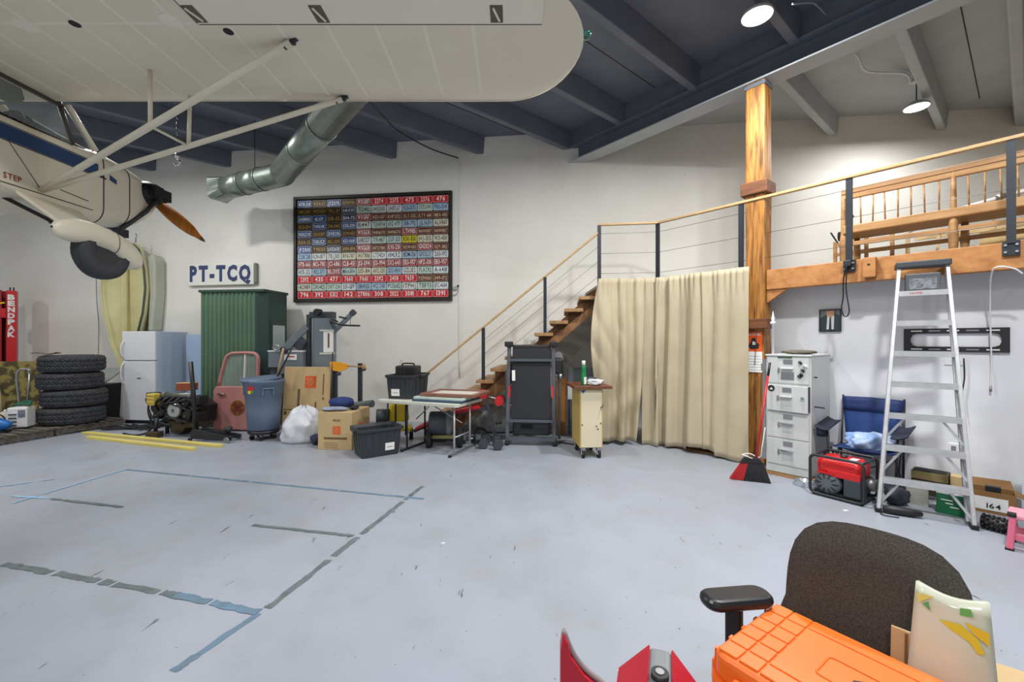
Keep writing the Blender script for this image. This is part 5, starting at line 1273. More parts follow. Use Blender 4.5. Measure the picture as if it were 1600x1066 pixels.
for y in (-.10, .14): G().lathe([(.03,-.02), (.06,-.02), (.085,-.025), (.10,-.02), (.10,.02), (.06,.02), (.03,.02)], 20, (.52,y,.10), 'y').build('transport_wheel', m_rubber, wbn)
for y in (-.13, .17):
    for k in range(5):
        a = 2*PI*k/5; G().bar((.52,y*.95,.10), (.52+.07*math.cos(a), y*.95, .10+.07*math.sin(a)), .014, .01).build('wheel_spoke', m_steel, wbn)
G().bar((.80,-.18,.03), (.80,.2,.03), .05, .05).build('foot_bar', m_gymd, wbn); G().cyl((.76,-.02,.28), (.86,-.02,.30), .02, n=8).build('pin_knob', m_black, wbn)
for k, (x, y, lb) in enumerate(((-.66,6.72,'hexagonal grey dumbbell lying behind the table leg beside the hose reel wheel'), (-.42,6.52,'hexagonal grey dumbbell lying in front of the bench between the others'), (-.22,6.44,'hexagonal grey dumbbell lying nearest the bench transport wheel'))):
    d = T('dumbbell', lb, 'dumbbell', (x,y,0), .1 if k == 0 else 1.35+.15*k)
    for s_ in (-1, 1): G().lathe([(.02,-.05), (.075,-.05), (.085,-.03), (.085,.03), (.075,.05), (.02,.05)], 6, (s_*.12,0,.075), 'x', sm=False).build('head', m_gymd, d)
    G().cyl((-.08,0,.075), (.08,0,.075), .018, n=8).build('handle', m_steel, d)
sh = bund('plastic_tarp', (-.20, 7.55, 0), (.5,.2,.5), (196,200,196), 'crumpled grey plastic tarp heaped under the staircase', 'tarp', 12, .10)
# ---- treadmill, folded upright
tmp = FL(829, 692)
tm = T('treadmill', 'black folded treadmill standing upright in front of the staircase', 'treadmill', (tmp.x, tmp.y-.14, 0), -.10)
m_tm = mat('treadmill_frame', (92,97,106), .4, .3); m_belt = mat('running_belt', (38,40,46), .7)
for x in (-.37, .37): G().bar((x,-.06,.035), (x,.30,.035), .06, .06).build('base_rail', m_tm, tm, bevel=.01); G().cyl((x-.03,-.06,.035), (x+.03,-.06,.035), .034, n=12).build('roller_wheel', m_rubber, tm)
G().bar((-.37,-.03,.10), (.37,-.03,.10), .06, .06).build('base_cross_bar', m_tm, tm)
for x in (-.37, .36): G().bar((x,-.02,.06), (x*.96,.16,1.58), .06, .045).build('deck_rail', m_tm, tm, bevel=.008)
G().prism([(-.31,.40), (.31,.40), (.295,1.50), (-.295,1.50)], 0, .10, 'xz').build('running_deck', m_belt, tm, bevel=.01, rot=(R(-5),0,0), loc=(0,-.05,0))
G().bb(-.35, .35, -.06, -.02, .36, .40).build('deck_cross_bar', m_tm, tm); G().bb(-.35, .35, .02, .055, 1.30, 1.34).build('deck_cross_bar', m_tm, tm)
G().bb(-.3, .3, .12, .30, .12, .36).build('motor_hood', mat('hood_grey', (58,62,68), .5), tm, bevel=.03)
G().bb(-.17, .02, .105, .121, .23, .29).build('hood_vent', m_ink, tm)
for x in (-.36, .35): G().box((x,.14,1.57), (.13,.12,.09)).build('end_cap', m_black, tm, bevel=.02)
G().bb(-.3, .3, .12, .2, 1.44, 1.56).build('rear_roller', m_black, tm, bevel=.02)
for x in (-.34, .34): G().bar((x,-.03,.74), (x*.99,-.0,.92), .03, .012).build('red_grip', m_vinyl, tm)
G().bar((-.27,-.01,1.0), (-.275,.02,1.16), .05, .004, up=(0,1,0)).build('spec_label', m_paper, tm)
for x in (-.40, .44): G().bar((x,.27,.05), (x,.20,1.15), .05, .07).build('console_upright', m_tm, tm, bevel=.008)
G().box((.42,.22,1.22), (.16,.16,.26)).build('console', m_black, tm, bevel=.04)
for x, c in ((.37,(206,206,90)), (.37,(160,170,180))): pass
G().cyl((.46,.12,1.02), (.46,.12,1.10), .03, n=10).build('water_bottle', m_steel, tm)
for k, x in enumerate((-.10, .02)):
    jr = T('glass_jar', ['clear glass jar on a stair tread behind the treadmill with flared rim', 'low clear glass bowl on a stair tread beside the glass jar'][k], 'jar', (.24+.11*k, 7.2, RS*8+.002))
    G().lathe([(.03,0), (.04,.01), (.045,.09-.03*k), (.055,.11-.03*k), (.05,.105-.03*k), (.04,.08-.03*k), (.035,.012), (0,.012)], 16).build('jar_glass', m_glass, jr)
# ---- things behind the treadmill
ob = T('orange_board', 'narrow orange wooden board standing behind the treadmill', 'board', (.86, 7.35, 0), .1)
G().bb(-.09, .0, 0, .03, 0, .98).build('plank', mat('orange_wood', (206,134,54), .5), ob, bevel=.004); G().bb(.0, .07, .02, .05, 0, .98).build('plank', mat('orange_wood2', (190,118,44), .5), ob, bevel=.004)
wsx = bund('white_bag_hung', (.80, 7.42, .985), (.10,.06,.45), (214,214,220), 'white cloth draped on the orange board behind the treadmill', 'cloth', 14, .06)
gb = T('grey_screen', 'grey framed panel propped behind the workshop cart', 'panel', (1.12, 7.30, .0), .05)
G().bb(-.16, .30, 0, .04, .62, 1.16).build('panel', mat('screen_grey', (110,116,118), .5), gb, bevel=.01); G().prism([(-.165,.62), (.05,.62), (-.165,.9)], -.01, 0, 'xz').build('white_corner', m_paper, gb); G().bb(-.12, .0, 0, .25, 0, .62).build('grey_bin', mat('bin_grey', (112,120,132), .5), gb, bevel=.02)
# ---- workshop cart
cp_ = FL(924, 716)
ct = T('workshop_cart', 'cream plywood workshop cart on casters with a dark wood top', 'cart', (cp_.x, cp_.y, 0), .06)
m_ply = mat('cream_panel', (224,214,186), .5, col2=(210,198,166), scale=3, amt=.6); m_plye = mat('yellow_panel', (196,170,96), .55)
G().bb(-.16, .16, .0, .54, .14, .96).build('carcass', m_plye, ct, bevel=.006); G().bb(-.145, .145, -.006, 0, .15, .94).build('front_panel', m_ply, ct)
G().bb(-.25, .28, -.06, .60, .96, 1.0).build('worktop', mat('mahogany_top', (120,74,52), .45, col2=(88,50,34), scale=4, amt=.8, stretch=(4,.6,2)), ct, bevel=.004)
G().poly([(-.15,-.008,.94), (-.08,-.008,.94), (-.12,-.008,.89)]).build('blue_tape', mat('blue_tape', (60,90,160), .6), ct)
for x, z in ((-.13,.46), (.07,.44), (.09,.40), (.13,.48)): G().cyl((x,-.009,z), (x,-.005,z), .012, n=8).build('knot_hole', m_cardd, ct)
G().tube(cat_rom([(.13,-.01,.70), (.145,-.05,.72), (.16,-.02,.75)], 4), .008, 6).build('latch', m_cardd, ct)
for x, y in ((-.11,.03), (.11,.03), (-.11,.48), (.11,.48)):
    cs = G().bb(x-.03, x+.03, y-.03, y+.03, .10, .142).build('caster_plate', m_steel, ct); G().prism([(y-.04,.05), (y+.02,.12), (y-.0,.12)], x-.028, x-.022, 'yz').build('caster_fork', m_white, cs); G().cyl((x-.018,y-.01,.055), (x+.018,y-.01,.055), .055, n=18).build('caster_wheel', m_rubber, cs)
bt_ = T('spray_bottle', 'green plastic bottle with a clear cap standing on the workshop cart', 'bottle', (cp_.x-.09, cp_.y+.10, 1.001), 0)
G().lathe([(.0,0), (.035,.0), (.04,.01), (.04,.12), (.032,.16), (.028,.20), (.032,.22), (.03,.26), (.018,.28)], 18).build('bottle_body', mat('bottle_green', (14,130,70), .25, coat=.4), bt_); G().lathe([(.018,.28), (.026,.285), (.026,.34), (.0,.345)], 14).build('cap', mat('clear_cap', (226,232,230), .3), bt_)
G().sheet(lambda u, v: (.0405*math.cos(-1.6+1.5*u), .0405*math.sin(-1.6+1.5*u), .015+.10*v), 6, 1).build('label', m_paper, bt_)
cl = bund('plastic_wrap', (cp_.x+.09, cp_.y+.24, 1.001), (.11,.12,.07), (214,218,222), 'crumpled clear plastic wrap on the workshop cart top', 'wrap', 15, .2)
bund('cart_rag', (cp_.x+.06, cp_.y+.04, 1.001), (.09,.05,.045), (186,188,186), 'grey rag lying on the cart beside the green bottle', 'rag', 16, .15)
bund('dark_tool', (cp_.x+.10, cp_.y+.46, 1.001), (.08,.05,.08), (70,74,78), 'small dark hand tool behind the plastic wrap on the cart', 'tool', 17, .2)
tag(G().tube(cat_rom([(.75,6.75,.012), (1.0,6.6,.012), (1.2,6.62,.012), (1.28,6.75,.012)], 6), .009, 6).build('floor_cable', m_rubber), 'black cable on the floor between treadmill and workshop cart', 'cable')
# ================================================================ RIGHT SIDE
m_file = mat('file_grey', (206,209,208), .45, col2=(192,196,196), scale=3, amt=.6)
fc = T('filing_cabinet', 'pale grey four-drawer filing cabinet with stickers standing on a timber plank', 'filing cabinet', (3.10, 5.19, 0), R(-51))
G().bb(-.01, .50, .02, .70, 0, .05).build('timber_base', m_pine, fc, bevel=.004)
G().bb(0, .47, .012, .70, .05, 1.44).build('carcass', m_file, fc, bevel=.005)
G().bb(-.006, .476, -.006, .70, 1.44, 1.46).build('top_panel', m_file, fc, bevel=.004)
dz = [(.15,.455), (.47,.775), (.79,1.095), (1.12,1.425)]
for k, (a, b) in enumerate(dz):
    pull = .0 if k != 2 else -.02
    d = G().bb(.018, .45, pull, .02, a, b).build('drawer', m_file, fc, bevel=.004)
    if k == 2: d.rotation_euler = (0, 0, R(-2.5))
    zc = (a+b)/2
    hld = G().bb(.19, .285, pull-.006, pull, zc+.075, zc+.13).build('label_holder', m_steel, d); G().bb(.197, .278, pull-.008, pull-.005, zc+.082, zc+.123).build('label_card', m_paper, d) if 0 else None
    G().bb(.165, .295, pull-.03, pull, zc+.015, zc+.03).build('pull_handle', m_chrome if k < 2 else m_file, d, bevel=.003)
    G().bb(.178, .285, pull-.003, pull, zc-.085, zc+.012).build('handle_recess', mat('recess_grey', (190,194,194), .5), d)
    G().bb(.135, .150, pull-.012, pull, zc-.03, zc+.03).build('thumb_latch', m_steel, d)
    if k == 2:
        G().cyl((.07,pull-.004,zc+.11), (.07,pull,zc+.11), .038, n=20).build('round_sticker', m_ink, d); G().poly([(.05,pull-.006,zc+.095), (.09,pull-.006,zc+.095), (.075,pull-.006,zc+.125)]).build('sticker_mark', m_paper, d)
        G().bb(.445, .456, -.02, .03, zc-.14, zc+.15).build('gap_shadow', m_ink, fc)
        G().cyl((.40,pull-.02,zc+.02), (.40,pull,zc+.02), .016, n=10).build('lock', m_chrome, d)
    if k == 3:
        for x, z in ((.36,zc+.09), (.41,zc+.05), (.37,zc-.05), (.385,zc-.0), (.35,zc-.07)): G().cyl((x,-.012,z), (x+.01,-.002,z+.01), .022, n=9).build('magnet', m_dark if x != .41 else m_paper, d)
        G().bb(.13, .28, -.006, 0, zc+.145, zc+.165).build('green_tag', mat('tag_green', (58,84,64), .6), fc)
        G().bb(.165, .30, -.004, 0, zc-.11, zc-.02).build('flag_sticker', mat('sticker_grey', (120,124,128), .6), d)
G().bb(-.045, -.01, .03, .06, .18, 1.40).build('loose_runner', m_steel, fc)
for z in (.22, .75, 1.3): G().box((-.03,.04,z), (.06,.05,.09)).build('runner_clip', m_steel, fc)
for z, l in ((1.20,.03), (.86,.10)): G().cyl((.47,.12,z), (.47+l,.10,z), .008, n=8).build('side_peg', m_black, fc)
def onfc(x, y, z): return fc.matrix_basis @ Vector((x, y, z))
M_ = Matrix.Translation(fc.location) @ Matrix.Rotation(R(-51), 4, 'Z')
p = M_ @ Vector((.28,.25,1.461)); cap = bund('camouflage_hat', (p.x,p.y,p.z), (.18,.12,.05), (110,108,92), 'camouflage field cap lying on the filing cabinet', 'cap', 21, .08, (70,68,56)); cap.rotation_euler = (0,0,R(-51))
p = M_ @ Vector((.03,.14,1.461)); fi = T('white_spindle', 'turned white spindle with a pointed finial standing on the filing cabinet', 'spindle', (p.x,p.y,p.z), 0)
G().lathe([(.012,0), (.012,.36), (.03,.37), (.032,.39), (.014,.41), (.022,.44), (.012,.47), (.004,.52), (0,.53)], 14).build('turned_shaft', m_white, fi)
bl_ = T('steel_dog_bowl', 'shiny steel pet bowl on the floor by the filing cabinet base', 'bowl', FL(1257,758), 0)
G().lathe([(.0,.008), (.055,.008), (.065,.004), (.105,.0), (.11,.006), (.09,.05), (.098,.055), (.085,.05), (.06,.014), (0,.012)], 26).build('bowl_body', m_chrome, bl_)
# ---- broom
bh = FL(1172, 752)
br = T('push_broom', 'angle broom with a red handle leaning on the filing cabinet', 'broom', (bh.x, bh.y, 0), R(-22))
def bris(u, v): 
    w = .10+.10*v; x = (u-.5)*2*w; t = .02+.012*v
    return (x*1.0+.03*v, 0, 0)
def brist(x0, x1, nm, mt):
    g = G()
    for k in range(int((x1-x0)*170)):
        x = x0+(x1-x0)*(k+.5)/int((x1-x0)*170)
        for q in (-.018, 0, .018):
            g.bar((x*.55+.02, q*.6, .215+.03*(x+.2)), (x*1.05+random.uniform(-.004,.004), q+random.uniform(-.01,.01), .004+.02*max(0, -x)), .006, .006)
    o = g.build(nm, mt, br); o['kind'] = 'stuff'
brist(-.20, -.07, 'red_bristles', mat('bristle_red', (190,40,44), .7)); brist(-.07, .20, 'black_bristles', mat('bristle_black', (44,44,48), .7))
G().prism([(-.11,.20), (.13,.22), (.10,.265), (.06,.28), (-.06,.275)], -.025, .025, 'xz').build('bristle_block', m_black, br, bevel=.008)
Mb = Matrix.Translation(br.location) @ Matrix.Rotation(R(-22), 4, 'Z'); tip = Mb.inverted() @ (PX(1203, 567, 5.08)); h0 = Vector((.06,0,.26))
G().cyl(h0, h0+(tip-h0)*.86, .0125, n=10).build('handle', m_red, br); G().cyl(h0+(tip-h0)*.86, tip, .014, n=10).build('handle_grip', m_black, br)
G().tube(cat_rom([(.02,-.03,.27), (-.06,-.04,.30), (-.08,.0,.30), (.0,.03,.31), (.10,.02,.28), (.12,0,.40), (.16,.06,.62)], 5), .006, 6).build('white_tie', m_white, br)
# ---- generator
gn = T('generator', 'red portable generator in a black tube frame on the floor by the ladder', 'generator', (3.17, 4.52, 0), R(-56))
GW, GD, GH = .46, .38, .42
m_tubef = mat('frame_black', (38,40,44), .4)
for y in (.0, GD):
    rr = rrect(GW, GH-.02, .05, 4, GW/2, GH/2+.01); G().tube([(x, y, z) for x, z in rr], .0145, 8, closed=True).build('side_hoop', m_tubef, gn)
for x, z in ((.02,.03), (GW-.02,.03), (.02,GH-.01), (GW-.02,GH-.01)): G().cyl((x,0,z), (x,GD,z), .0145, n=8).build('cross_tube', m_tubef, gn)
def tank(u, v):
    a = rrect(.40, .30, .06, 4, GW/2, GD/2)[int(v*20+.5) % 20]; k = [.0,.92,1,1,.97,.75,.0][u if isinstance(u, int) else int(u*6+.5)]; z = [.24,.24,.27,.31,.37,.405,.412][int(u*6+.5)]
    return (GW/2+(a[0]-GW/2)*k, GD/2+(a[1]-GD/2)*k, z)
G().sheet(tank, 6, 20, cv=True).build('fuel_tank', mat('gen_red', (206,30,34), .3), gn)
G().prism([(.18,.22), (.42,.22), (.42,.29), (.12,.29)], .03, .06, 'xz').build('red_shroud', mat('gen_red', (206,30,34), .3), gn, bevel=.006)
G().lathe([(.0,.0), (.03,.0), (.035,.012), (.03,.025), (0,.03)], 16, (.24,.18,.405)).build('fuel_cap', m_black, gn); G().bb(.31,.37,.1,.2,.412,.414).build('tank_label', m_paper, gn)
G().lathe([(.0,-.04), (.06,-.04), (.105,-.025), (.12,.0), (.12,.1), (.0,.1)], 24, (.14,.06,.14), 'y').build('recoil_starter', mat('recoil_grey', (92,100,106), .45), gn)
for k in range(10):
    a = 2*PI*k/10; G().bar((.14+.05*math.cos(a), .02, .14+.05*math.sin(a)), (.14+.10*math.cos(a), .03, .14+.10*math.sin(a)), .012, .006, up=(0,1,0)).build('vent_slot', m_ink, gn)
G().bb(.28, .43, .03, .2, .04, .23).build('air_filter', m_gymd, gn, bevel=.015); G().bb(.06, .42, .16, .35, .05, .23).build('engine_body', m_grease, gn, bevel=.02)
G().bb(.06, .20, .02, .05, .235, .255).build('switch_strip', m_red, gn); G().bb(.02, .44, .04, .35, .03, .05).build('base_tray', m_tubef, gn)
G().lathe([(.03,-.05), (.06,-.05), (.06,.05), (.03,.05)], 14, (.44,.25,.17), 'x').build('muffler', m_alloy, gn)
for x in (.03, GW-.03):
    for y in (.03, GD-.03): G().cyl((x,y,0), (x,y,.03), .018, n=8).build('rubber_foot', m_rubber, gn)
# ---- camp chair
m_navyf = mat('navy_canvas', (36,68,130), .7, col2=(26,52,104), scale=4, amt=.6, bump=.15, bscale=30); m_navyd = mat('dark_navy_canvas', (28,34,52), .75)
cc = T('folding_camp_chair', 'blue canvas folding camp chair with cup-holder arms against the partition', 'chair', JM(6.06, 1.16, 0), MA)
def backf(u, v): return ((u-.5)*(.56-.12*(1-v)), .22+.10*v-.05*math.sin(PI*u), .44+.53*v-.03*abs(u-.5)*v)
G().sheet(backf, 10, 8).build('back_panel', m_navyf, cc, thick=.012)
G().sheet(lambda u, v: tuple(Vector(backf(u, .70+.3*v))+Vector((0,-.014,0))), 10, 3).build('head_band', mat('navy_band', (26,48,98), .7), cc, thick=.008)
G().sheet(lambda u, v: ((u-.5)*.52, -.18+.40*v, .40-.06*math.sin(PI*u)*math.sin(PI*v)+.03*(1-v)), 8, 8).build('seat_panel', m_navyf, cc, thick=.012)
for s_ in (-1, 1):
    G().cyl((s_*.28,.22,.0), (s_*.275,.33,.97), .011, n=8).build('back_tube', m_tubef, cc)
    G().cyl((s_*.28,-.20,0), (s_*.30,-.22,.62), .011, n=8).build('front_tube', m_tubef, cc)
    G().cyl((s_*.28,-.20,.02), (s_*.27,.22,.42), .010, n=8).build('side_brace', m_tubef, cc); G().cyl((s_*.28,.22,.02), (s_*.27,-.20,.42), .010, n=8).build('side_brace', m_tubef, cc)
    arm = G().sheet(lambda u, v: (s_*(.26+.13*u), -.34+.50*v, .63+.05*v-.02*math.sin(PI*u)+.03*u), 4, 6).build('arm_rest', m_navyd if 1 else m_navyf, cc, thick=.012)
G().cyl((.28,-.20,.02), (-.28,-.20,.40), .010, n=8).build('cross_brace', m_tubef, cc); G().cyl((-.28,-.20,.02), (.28,-.20,.40), .010, n=8).build('cross_brace', m_tubef, cc)
G().lathe([(.035,.0), (.045,.10), (.048,.10), (.045,.0)], 14, (-.34,-.28,.54)).build('cup_holder', m_navyd, cc)
p = JM(6.05, 1.13, .40); bl2 = bund('pale_blanket', p, (.22,.15,.20), (126,160,212), 'pale blue patterned blanket heaped on the camp chair seat', 'blanket', 23, .16, (232,236,242), nu=40, nv=24)
# ---- step ladder
ld = T('step_ladder', 'tall folded aluminium step ladder leaning against the loft beam', 'ladder', (3.73, 3.85, 0), R(-37))
LH, LY = 2.36, .56
def lp(s_, z, off=0): return Vector((s_*(.315-(.315-.175)*z/LH)+.06*z/LH, LY*z/LH+off, z))
for s_ in (-1, 1):
    G().bar(lp(s_,.03), lp(s_,LH), .028, .072, up=(0,1,0)).build('front_rail', m_alu, ld, bevel=.003)
    a = lp(s_,.03,.085); b = lp(s_,LH-.06,.05); a.x *= .93; G().bar(a, b, .024, .045, up=(0,1,0)).build('rear_rail', m_alu, ld)
    G().box(lp(s_,.02), (.05,.09,.04)).build('rubber_foot', m_rubber, ld, bevel=.006)
for k in range(7):
    z = .30*(k+1)+.02; a = lp(-1,z); b = lp(1,z)
    st = G().bb(a.x+.012, b.x-.012, a.y-.045, a.y+.04, z-.010, z).build('step', m_alu, ld); G().bb(a.x+.012, b.x-.012, a.y-.047, a.y-.043, z-.05, z).build('step_lip', m_alu, st)
    for q in range(3): G().bb(a.x+.02, b.x-.02, a.y-.03+.022*q, a.y-.024+.022*q, z, z+.002).build('tread_rib', m_steel, st)
    if k < 3:
        for s_ in (-1, 1): G().bar(lp(s_*.92,z-.01), lp(s_*.97,z-.17,-.0)+Vector((-s_*.0,0,0)) if 0 else lp(s_,z-.20), .012, .02).build('step_brace', m_alu, st); 
        for s_, e in ((-1, a), (1, b)): G().bar(Vector((e.x-s_*.14, e.y, z-.03)), lp(s_*.97, z-.24), .008, .02).build('knee_brace', m_alu, st)
t_ = lp(0,LH); G().box((t_.x,t_.y+.03,LH+.03), (.40,.20,.06)).build('top_cap', mat('ladder_cap', (62,66,72), .5), ld, bevel=.01)
G().bb(t_.x-.13, t_.x+.13, t_.y-.02, t_.y+.03, LH-.26, LH-.06).build('paint_tray', mat('tray_smoke', (92,98,104), .4), ld, bevel=.01); G().bb(t_.x-.10, t_.x+.10, t_.y-.026, t_.y-.02, LH-.22, LH-.11).build('tray_label', mat('tray_print', (150,154,160), .6, col2=(70,72,80), scale=40, amt=.9), ld)
G().text('CAUTION', (t_.x-.06, lp(0,2.12).y-.05, 2.088), (1,0,0), (0,0,1), .018, .09).build('warning_text', m_red, ld, kind='stuff')
# ---- on the partition
mp = T('television_mount', 'black slotted steel television wall mount on the partition', 'wall mount', JM(6.435, .895, 1.505), MA)
mw, mh = .775, .25
for a, b, c, d in ((0,mw,0,.055), (0,mw,mh-.055,mh), (0,.055,.055,mh-.055), (mw-.055,mw,.055,mh-.055)): G().bb(a, b, -.012, .01, c, d).build('mount_bar', m_black, mp)
for cx2, cz in ((.055,.055), (.055,mh-.055), (mw-.055,.055), (mw-.055,mh-.055)):
    sx = 1 if cx2 < .3 else -1; sz = 1 if cz < .1 else -1; G().prism([(cx2,cz), (cx2+sx*.05,cz), (cx2+sx*.015,cz+sz*.015), (cx2,cz+sz*.05)], -.011, .009, 'xz').build('corner_fillet', m_black, mp)
for k in range(5):
    for z in (.026, mh-.026): G().bb(.06+.14*k, .15+.14*k, -.014, -.011, z-.006, z+.006).build('bolt_slot', m_steel if k % 2 else m_paper, mp)
ph = T('framed_photograph', 'small black framed photograph of a man in a dark suit on the partition', 'photograph', JM(6.435, 1.69, 1.735), MA)
G().bb(.0, .225, -.006, .01, 0, .28).build('print', mat('photo_ground', (120,128,128), .5), ph)
for a, b, c, d in ((0,.225,0,.012), (0,.225,.268,.28), (0,.012,.012,.268), (.213,.225,.012,.268)): G().bb(a, b, -.014, .01, c, d).build('frame_bar', m_black, ph)
def flat(nm, pts, c, k): G().poly([(x, -.0065-.0004*k, z) for x, z in pts]).build(nm, mat('photo_%d_%d' % (c[0], c[2]), c, .5), ph)
flat('suit', [(.013,.013), (.212,.013), (.212,.20), (.17,.222), (.06,.21), (.013,.18)], (48,58,62), 1)
flat('shirt', [(.075,.03), (.15,.03), (.155,.20), (.135,.215), (.085,.20)], (220,226,230), 2)
flat('tie', [(.10,.013), (.127,.013), (.122,.18), (.107,.18)], (54,60,72), 3)
flat('face', [(.08,.20), (.11,.175), (.13,.18), (.155,.215), (.16,.262), (.07,.262)], (206,160,128), 4)
flat('hair_shadow', [(.155,.215), (.168,.235), (.168,.266), (.158,.266)], (60,44,38), 5)
cdw = T('white_cable', 'white cable looping from the loft beam down the partition', 'cable', JM(6.03, .3, ZL-.3), MA)
def mloc(x, y, j): v = MP(x, y, j)-cdw.location; c_, s_ = math.cos(-MA), math.sin(-MA); return Vector((v.x*c_-v.y*s_, v.x*s_+v.y*c_, v.z))
G().tube(cat_rom([mloc(1598,428,6.04), mloc(1585,420,6.02), mloc(1560,417,6.0), mloc(1549,430,6.1), mloc(1547,480,6.3), mloc(1549,560,6.42), mloc(1548,606,6.42)], 6), .007, 6).build('cord', m_white, cdw)
G().cyl(mloc(1548,604,6.42), mloc(1548,612,6.42), .010, n=8).build('cord_end', m_steel, cdw)
ol = T('wall_outlet', 'white electrical outlet plate low on the partition behind the ladder', 'outlet', MP(1490,702,6.445), MA)
G().bb(-.04,.04,-.008,.005,-.06,.06).build('cover_plate', m_white, ol, bevel=.003); G().bb(-.018,.018,-.011,-.008,-.035,.035).build('receptacle', m_steel, ol)
bp_ = T('blank_plate', 'white blank cover plate on the partition beneath the television mount', 'cover plate', MP(1490,566,6.445), MA); G().bb(-.07,.07,-.008,.005,-.03,.03).build('cover_plate', m_white, bp_, bevel=.003); [G().cyl((x,-.010,0), (x,-.007,0), .006, n=8).build('screw', m_dark, bp_) for x in (.02,.045)]
tag(G().tube(cat_rom([MP(1506,560,6.42), MP(1507,590,6.42), MP(1503,620,6.42), MP(1507,650,6.42)], 5), .006, 6).build('black_cable', m_black), 'short black cable hanging on the partition behind the ladder rail', 'cable')
# ---- clutter at the foot of the partition
def onp(x, y, j): v = MP(x, y, j); return Vector((v.x, v.y, 0))
v = JM(6.30, .665); o = T('dark_crate', 'low dark wooden crate on the floor behind the ladder', 'crate', v, MA)
G().bb(-.14,.14,-.10,.10,0,.24).build('crate_body', mat('crate_dark', (66,58,44), .7), o, bevel=.006); G().bb(-.12,.12,-.08,.08,.241,.245).build('crate_opening', m_ink, o); G().bb(-.14,.14,-.11,-.10,.16,.24).build('crate_slat', mat('crate_olive', (130,116,76), .7), o)
v = JM(6.30, .46); bx('carton', m_card, T('small_carton', 'small tan carton beside the dark crate behind the ladder', 'carton', v, MA), (0,0,.12), (.11,.14,.24))
v = JM(6.31, .325); o = T('paint_tin', 'dull metal paint tin on the floor behind the ladder', 'tin', (v.x,v.y,.0), 0); G().lathe([(.0,.0), (.065,.0), (.068,.008), (.066,.02), (.066,.20), (.07,.21), (.066,.215), (.055,.20), (0,.20)], 22).build('tin_body', mat('tin_dark', (112,108,98), .35, .7), o); G().lathe([(.0,.201), (.05,.203)], 22).build('tin_lid', m_dark, o)
v = JM(6.33, .145); o = T('silver_roll', 'silver tape roll tube lying on a white box behind the ladder', 'roll', (v.x,v.y,.0), MA); G().cyl((-.09,0,.20), (.10,0,.20), .045, n=18).build('foil_tube', m_alu, o); G().bb(-.10,.10,-.07,.07,0,.155).build('white_box', m_white, o, bevel=.004)
v = JM(6.33, -.01); o = T('glass_tumbler', 'small clear glass tumbler beside the silver roll', 'glass', (v.x,v.y,0), 0); G().lathe([(.0,.0), (.03,.0), (.038,.14), (.034,.138), (.027,.01), (0,.01)], 16).build('tumbler', m_glass, o)
v = FL(1489,806); o = T('green_carton', 'dark green printed carton standing on the floor under the ladder', 'carton', (v.x,v.y,0), R(-45)); G().bb(-.11,.11,0,.16,0,.19).build('carton_body', mat('carton_green', (20,104,66), .5), o, bevel=.004)
for k, w in enumerate((.08,.05,.06)): G().bb(-.08+.03*k, -.08+.03*k+w, -.003, 0, .13-.03*k, .138-.03*k).build('printed_line', m_paper, o)
G().bb(-.11,.11,0,.16,.19,.195).build('carton_lid', m_white, o)
v = FL(1465,800); o = T('white_carton', 'plain pale carton standing beside the green carton', 'carton', (v.x-.06,v.y+.10,0), R(-45)); G().bb(-.11,.05,.05,.18,0,.2).build('carton_body', mat('carton_pale', (214,212,200), .7), o, bevel=.004); G().bb(-.11,.05,.05,.18,.2,.204).build('carton_flap', m_tape, o)
v = FL(1557,806); o = T('numbered_carton', 'open brown carton with a numbered white label by the ladder foot', 'carton', (v.x,v.y+.05,0), R(-46)); 
for a, b, c, d in ((-.16,.16,0,.008), (-.16,.16,.2,.208), (-.16,-.152,.008,.2), (.152,.16,.008,.2)): G().bb(a,b,c,d,0,.20).build('carton_wall', mat('brown_kraft', (140,104,62), .8), o)
G().bb(-.15,.15,.01,.2,0,.01).build('carton_floor', mat('brown_kraft', (140,104,62), .8), o); G().poly([(-.16,.2,.2), (.16,.2,.2), (.14,.28,.27), (-.12,.28,.26)]).build('carton_flap', mat('brown_kraft', (140,104,62), .8), o, thick=.006); G().poly([(.16,0,.2), (.16,.2,.2), (.26,.2,.16), (.26,.0,.16)]).build('carton_flap', mat('brown_kraft', (140,104,62), .8), o, thick=.006)
lbp = G().bb(-.11,.11,-.003,0,.03,.15).build('white_label', m_paper, o); G().text('164', (.02,-.005,.05), (1,0,0), (0,0,1), .045, .09).build('label_number', m_ink, lbp, kind='stuff')
G().box((.02,.1,.24), (.10,.05,.05)).build('dark_block', m_dark, None); db = bpy.data.objects['dark_block']; db.parent = o; db.location = (0,0,-.03)
v = FL(1552,834); o = T('knobbly_roller', 'black knobbly massage roller lying on the floor by the pink stool', 'roller', (v.x+.08,v.y+.03,0), R(-60)); G().cyl((-.10,0,.065), (.10,0,.065), .05, n=16).build('roller_core', m_black, o)
g = G()
for a in range(9):
    for b in range(7):
        an = 2*PI*a/9+.3*(b % 2); x = -.087+.029*b; g.ball((x, .055*math.cos(an), .065+.055*math.sin(an)), .012, 6, 4)
kb = g.build('roller_knobs', m_rubber, o); kb['kind'] = 'stuff'
m_pink = mat('pink_plastic', (222,110,140), .4)
v = FL(1577,858); o = T('pink_step_stool', 'pink plastic step stool with black corner caps standing by the numbered carton', 'stool', (v.x-.02,v.y,0), R(-52))
G().bb(.0,.36,-.0,.24,.24,.28).build('stool_top', mat('pink_light', (232,150,170), .45), o, bevel=.012)
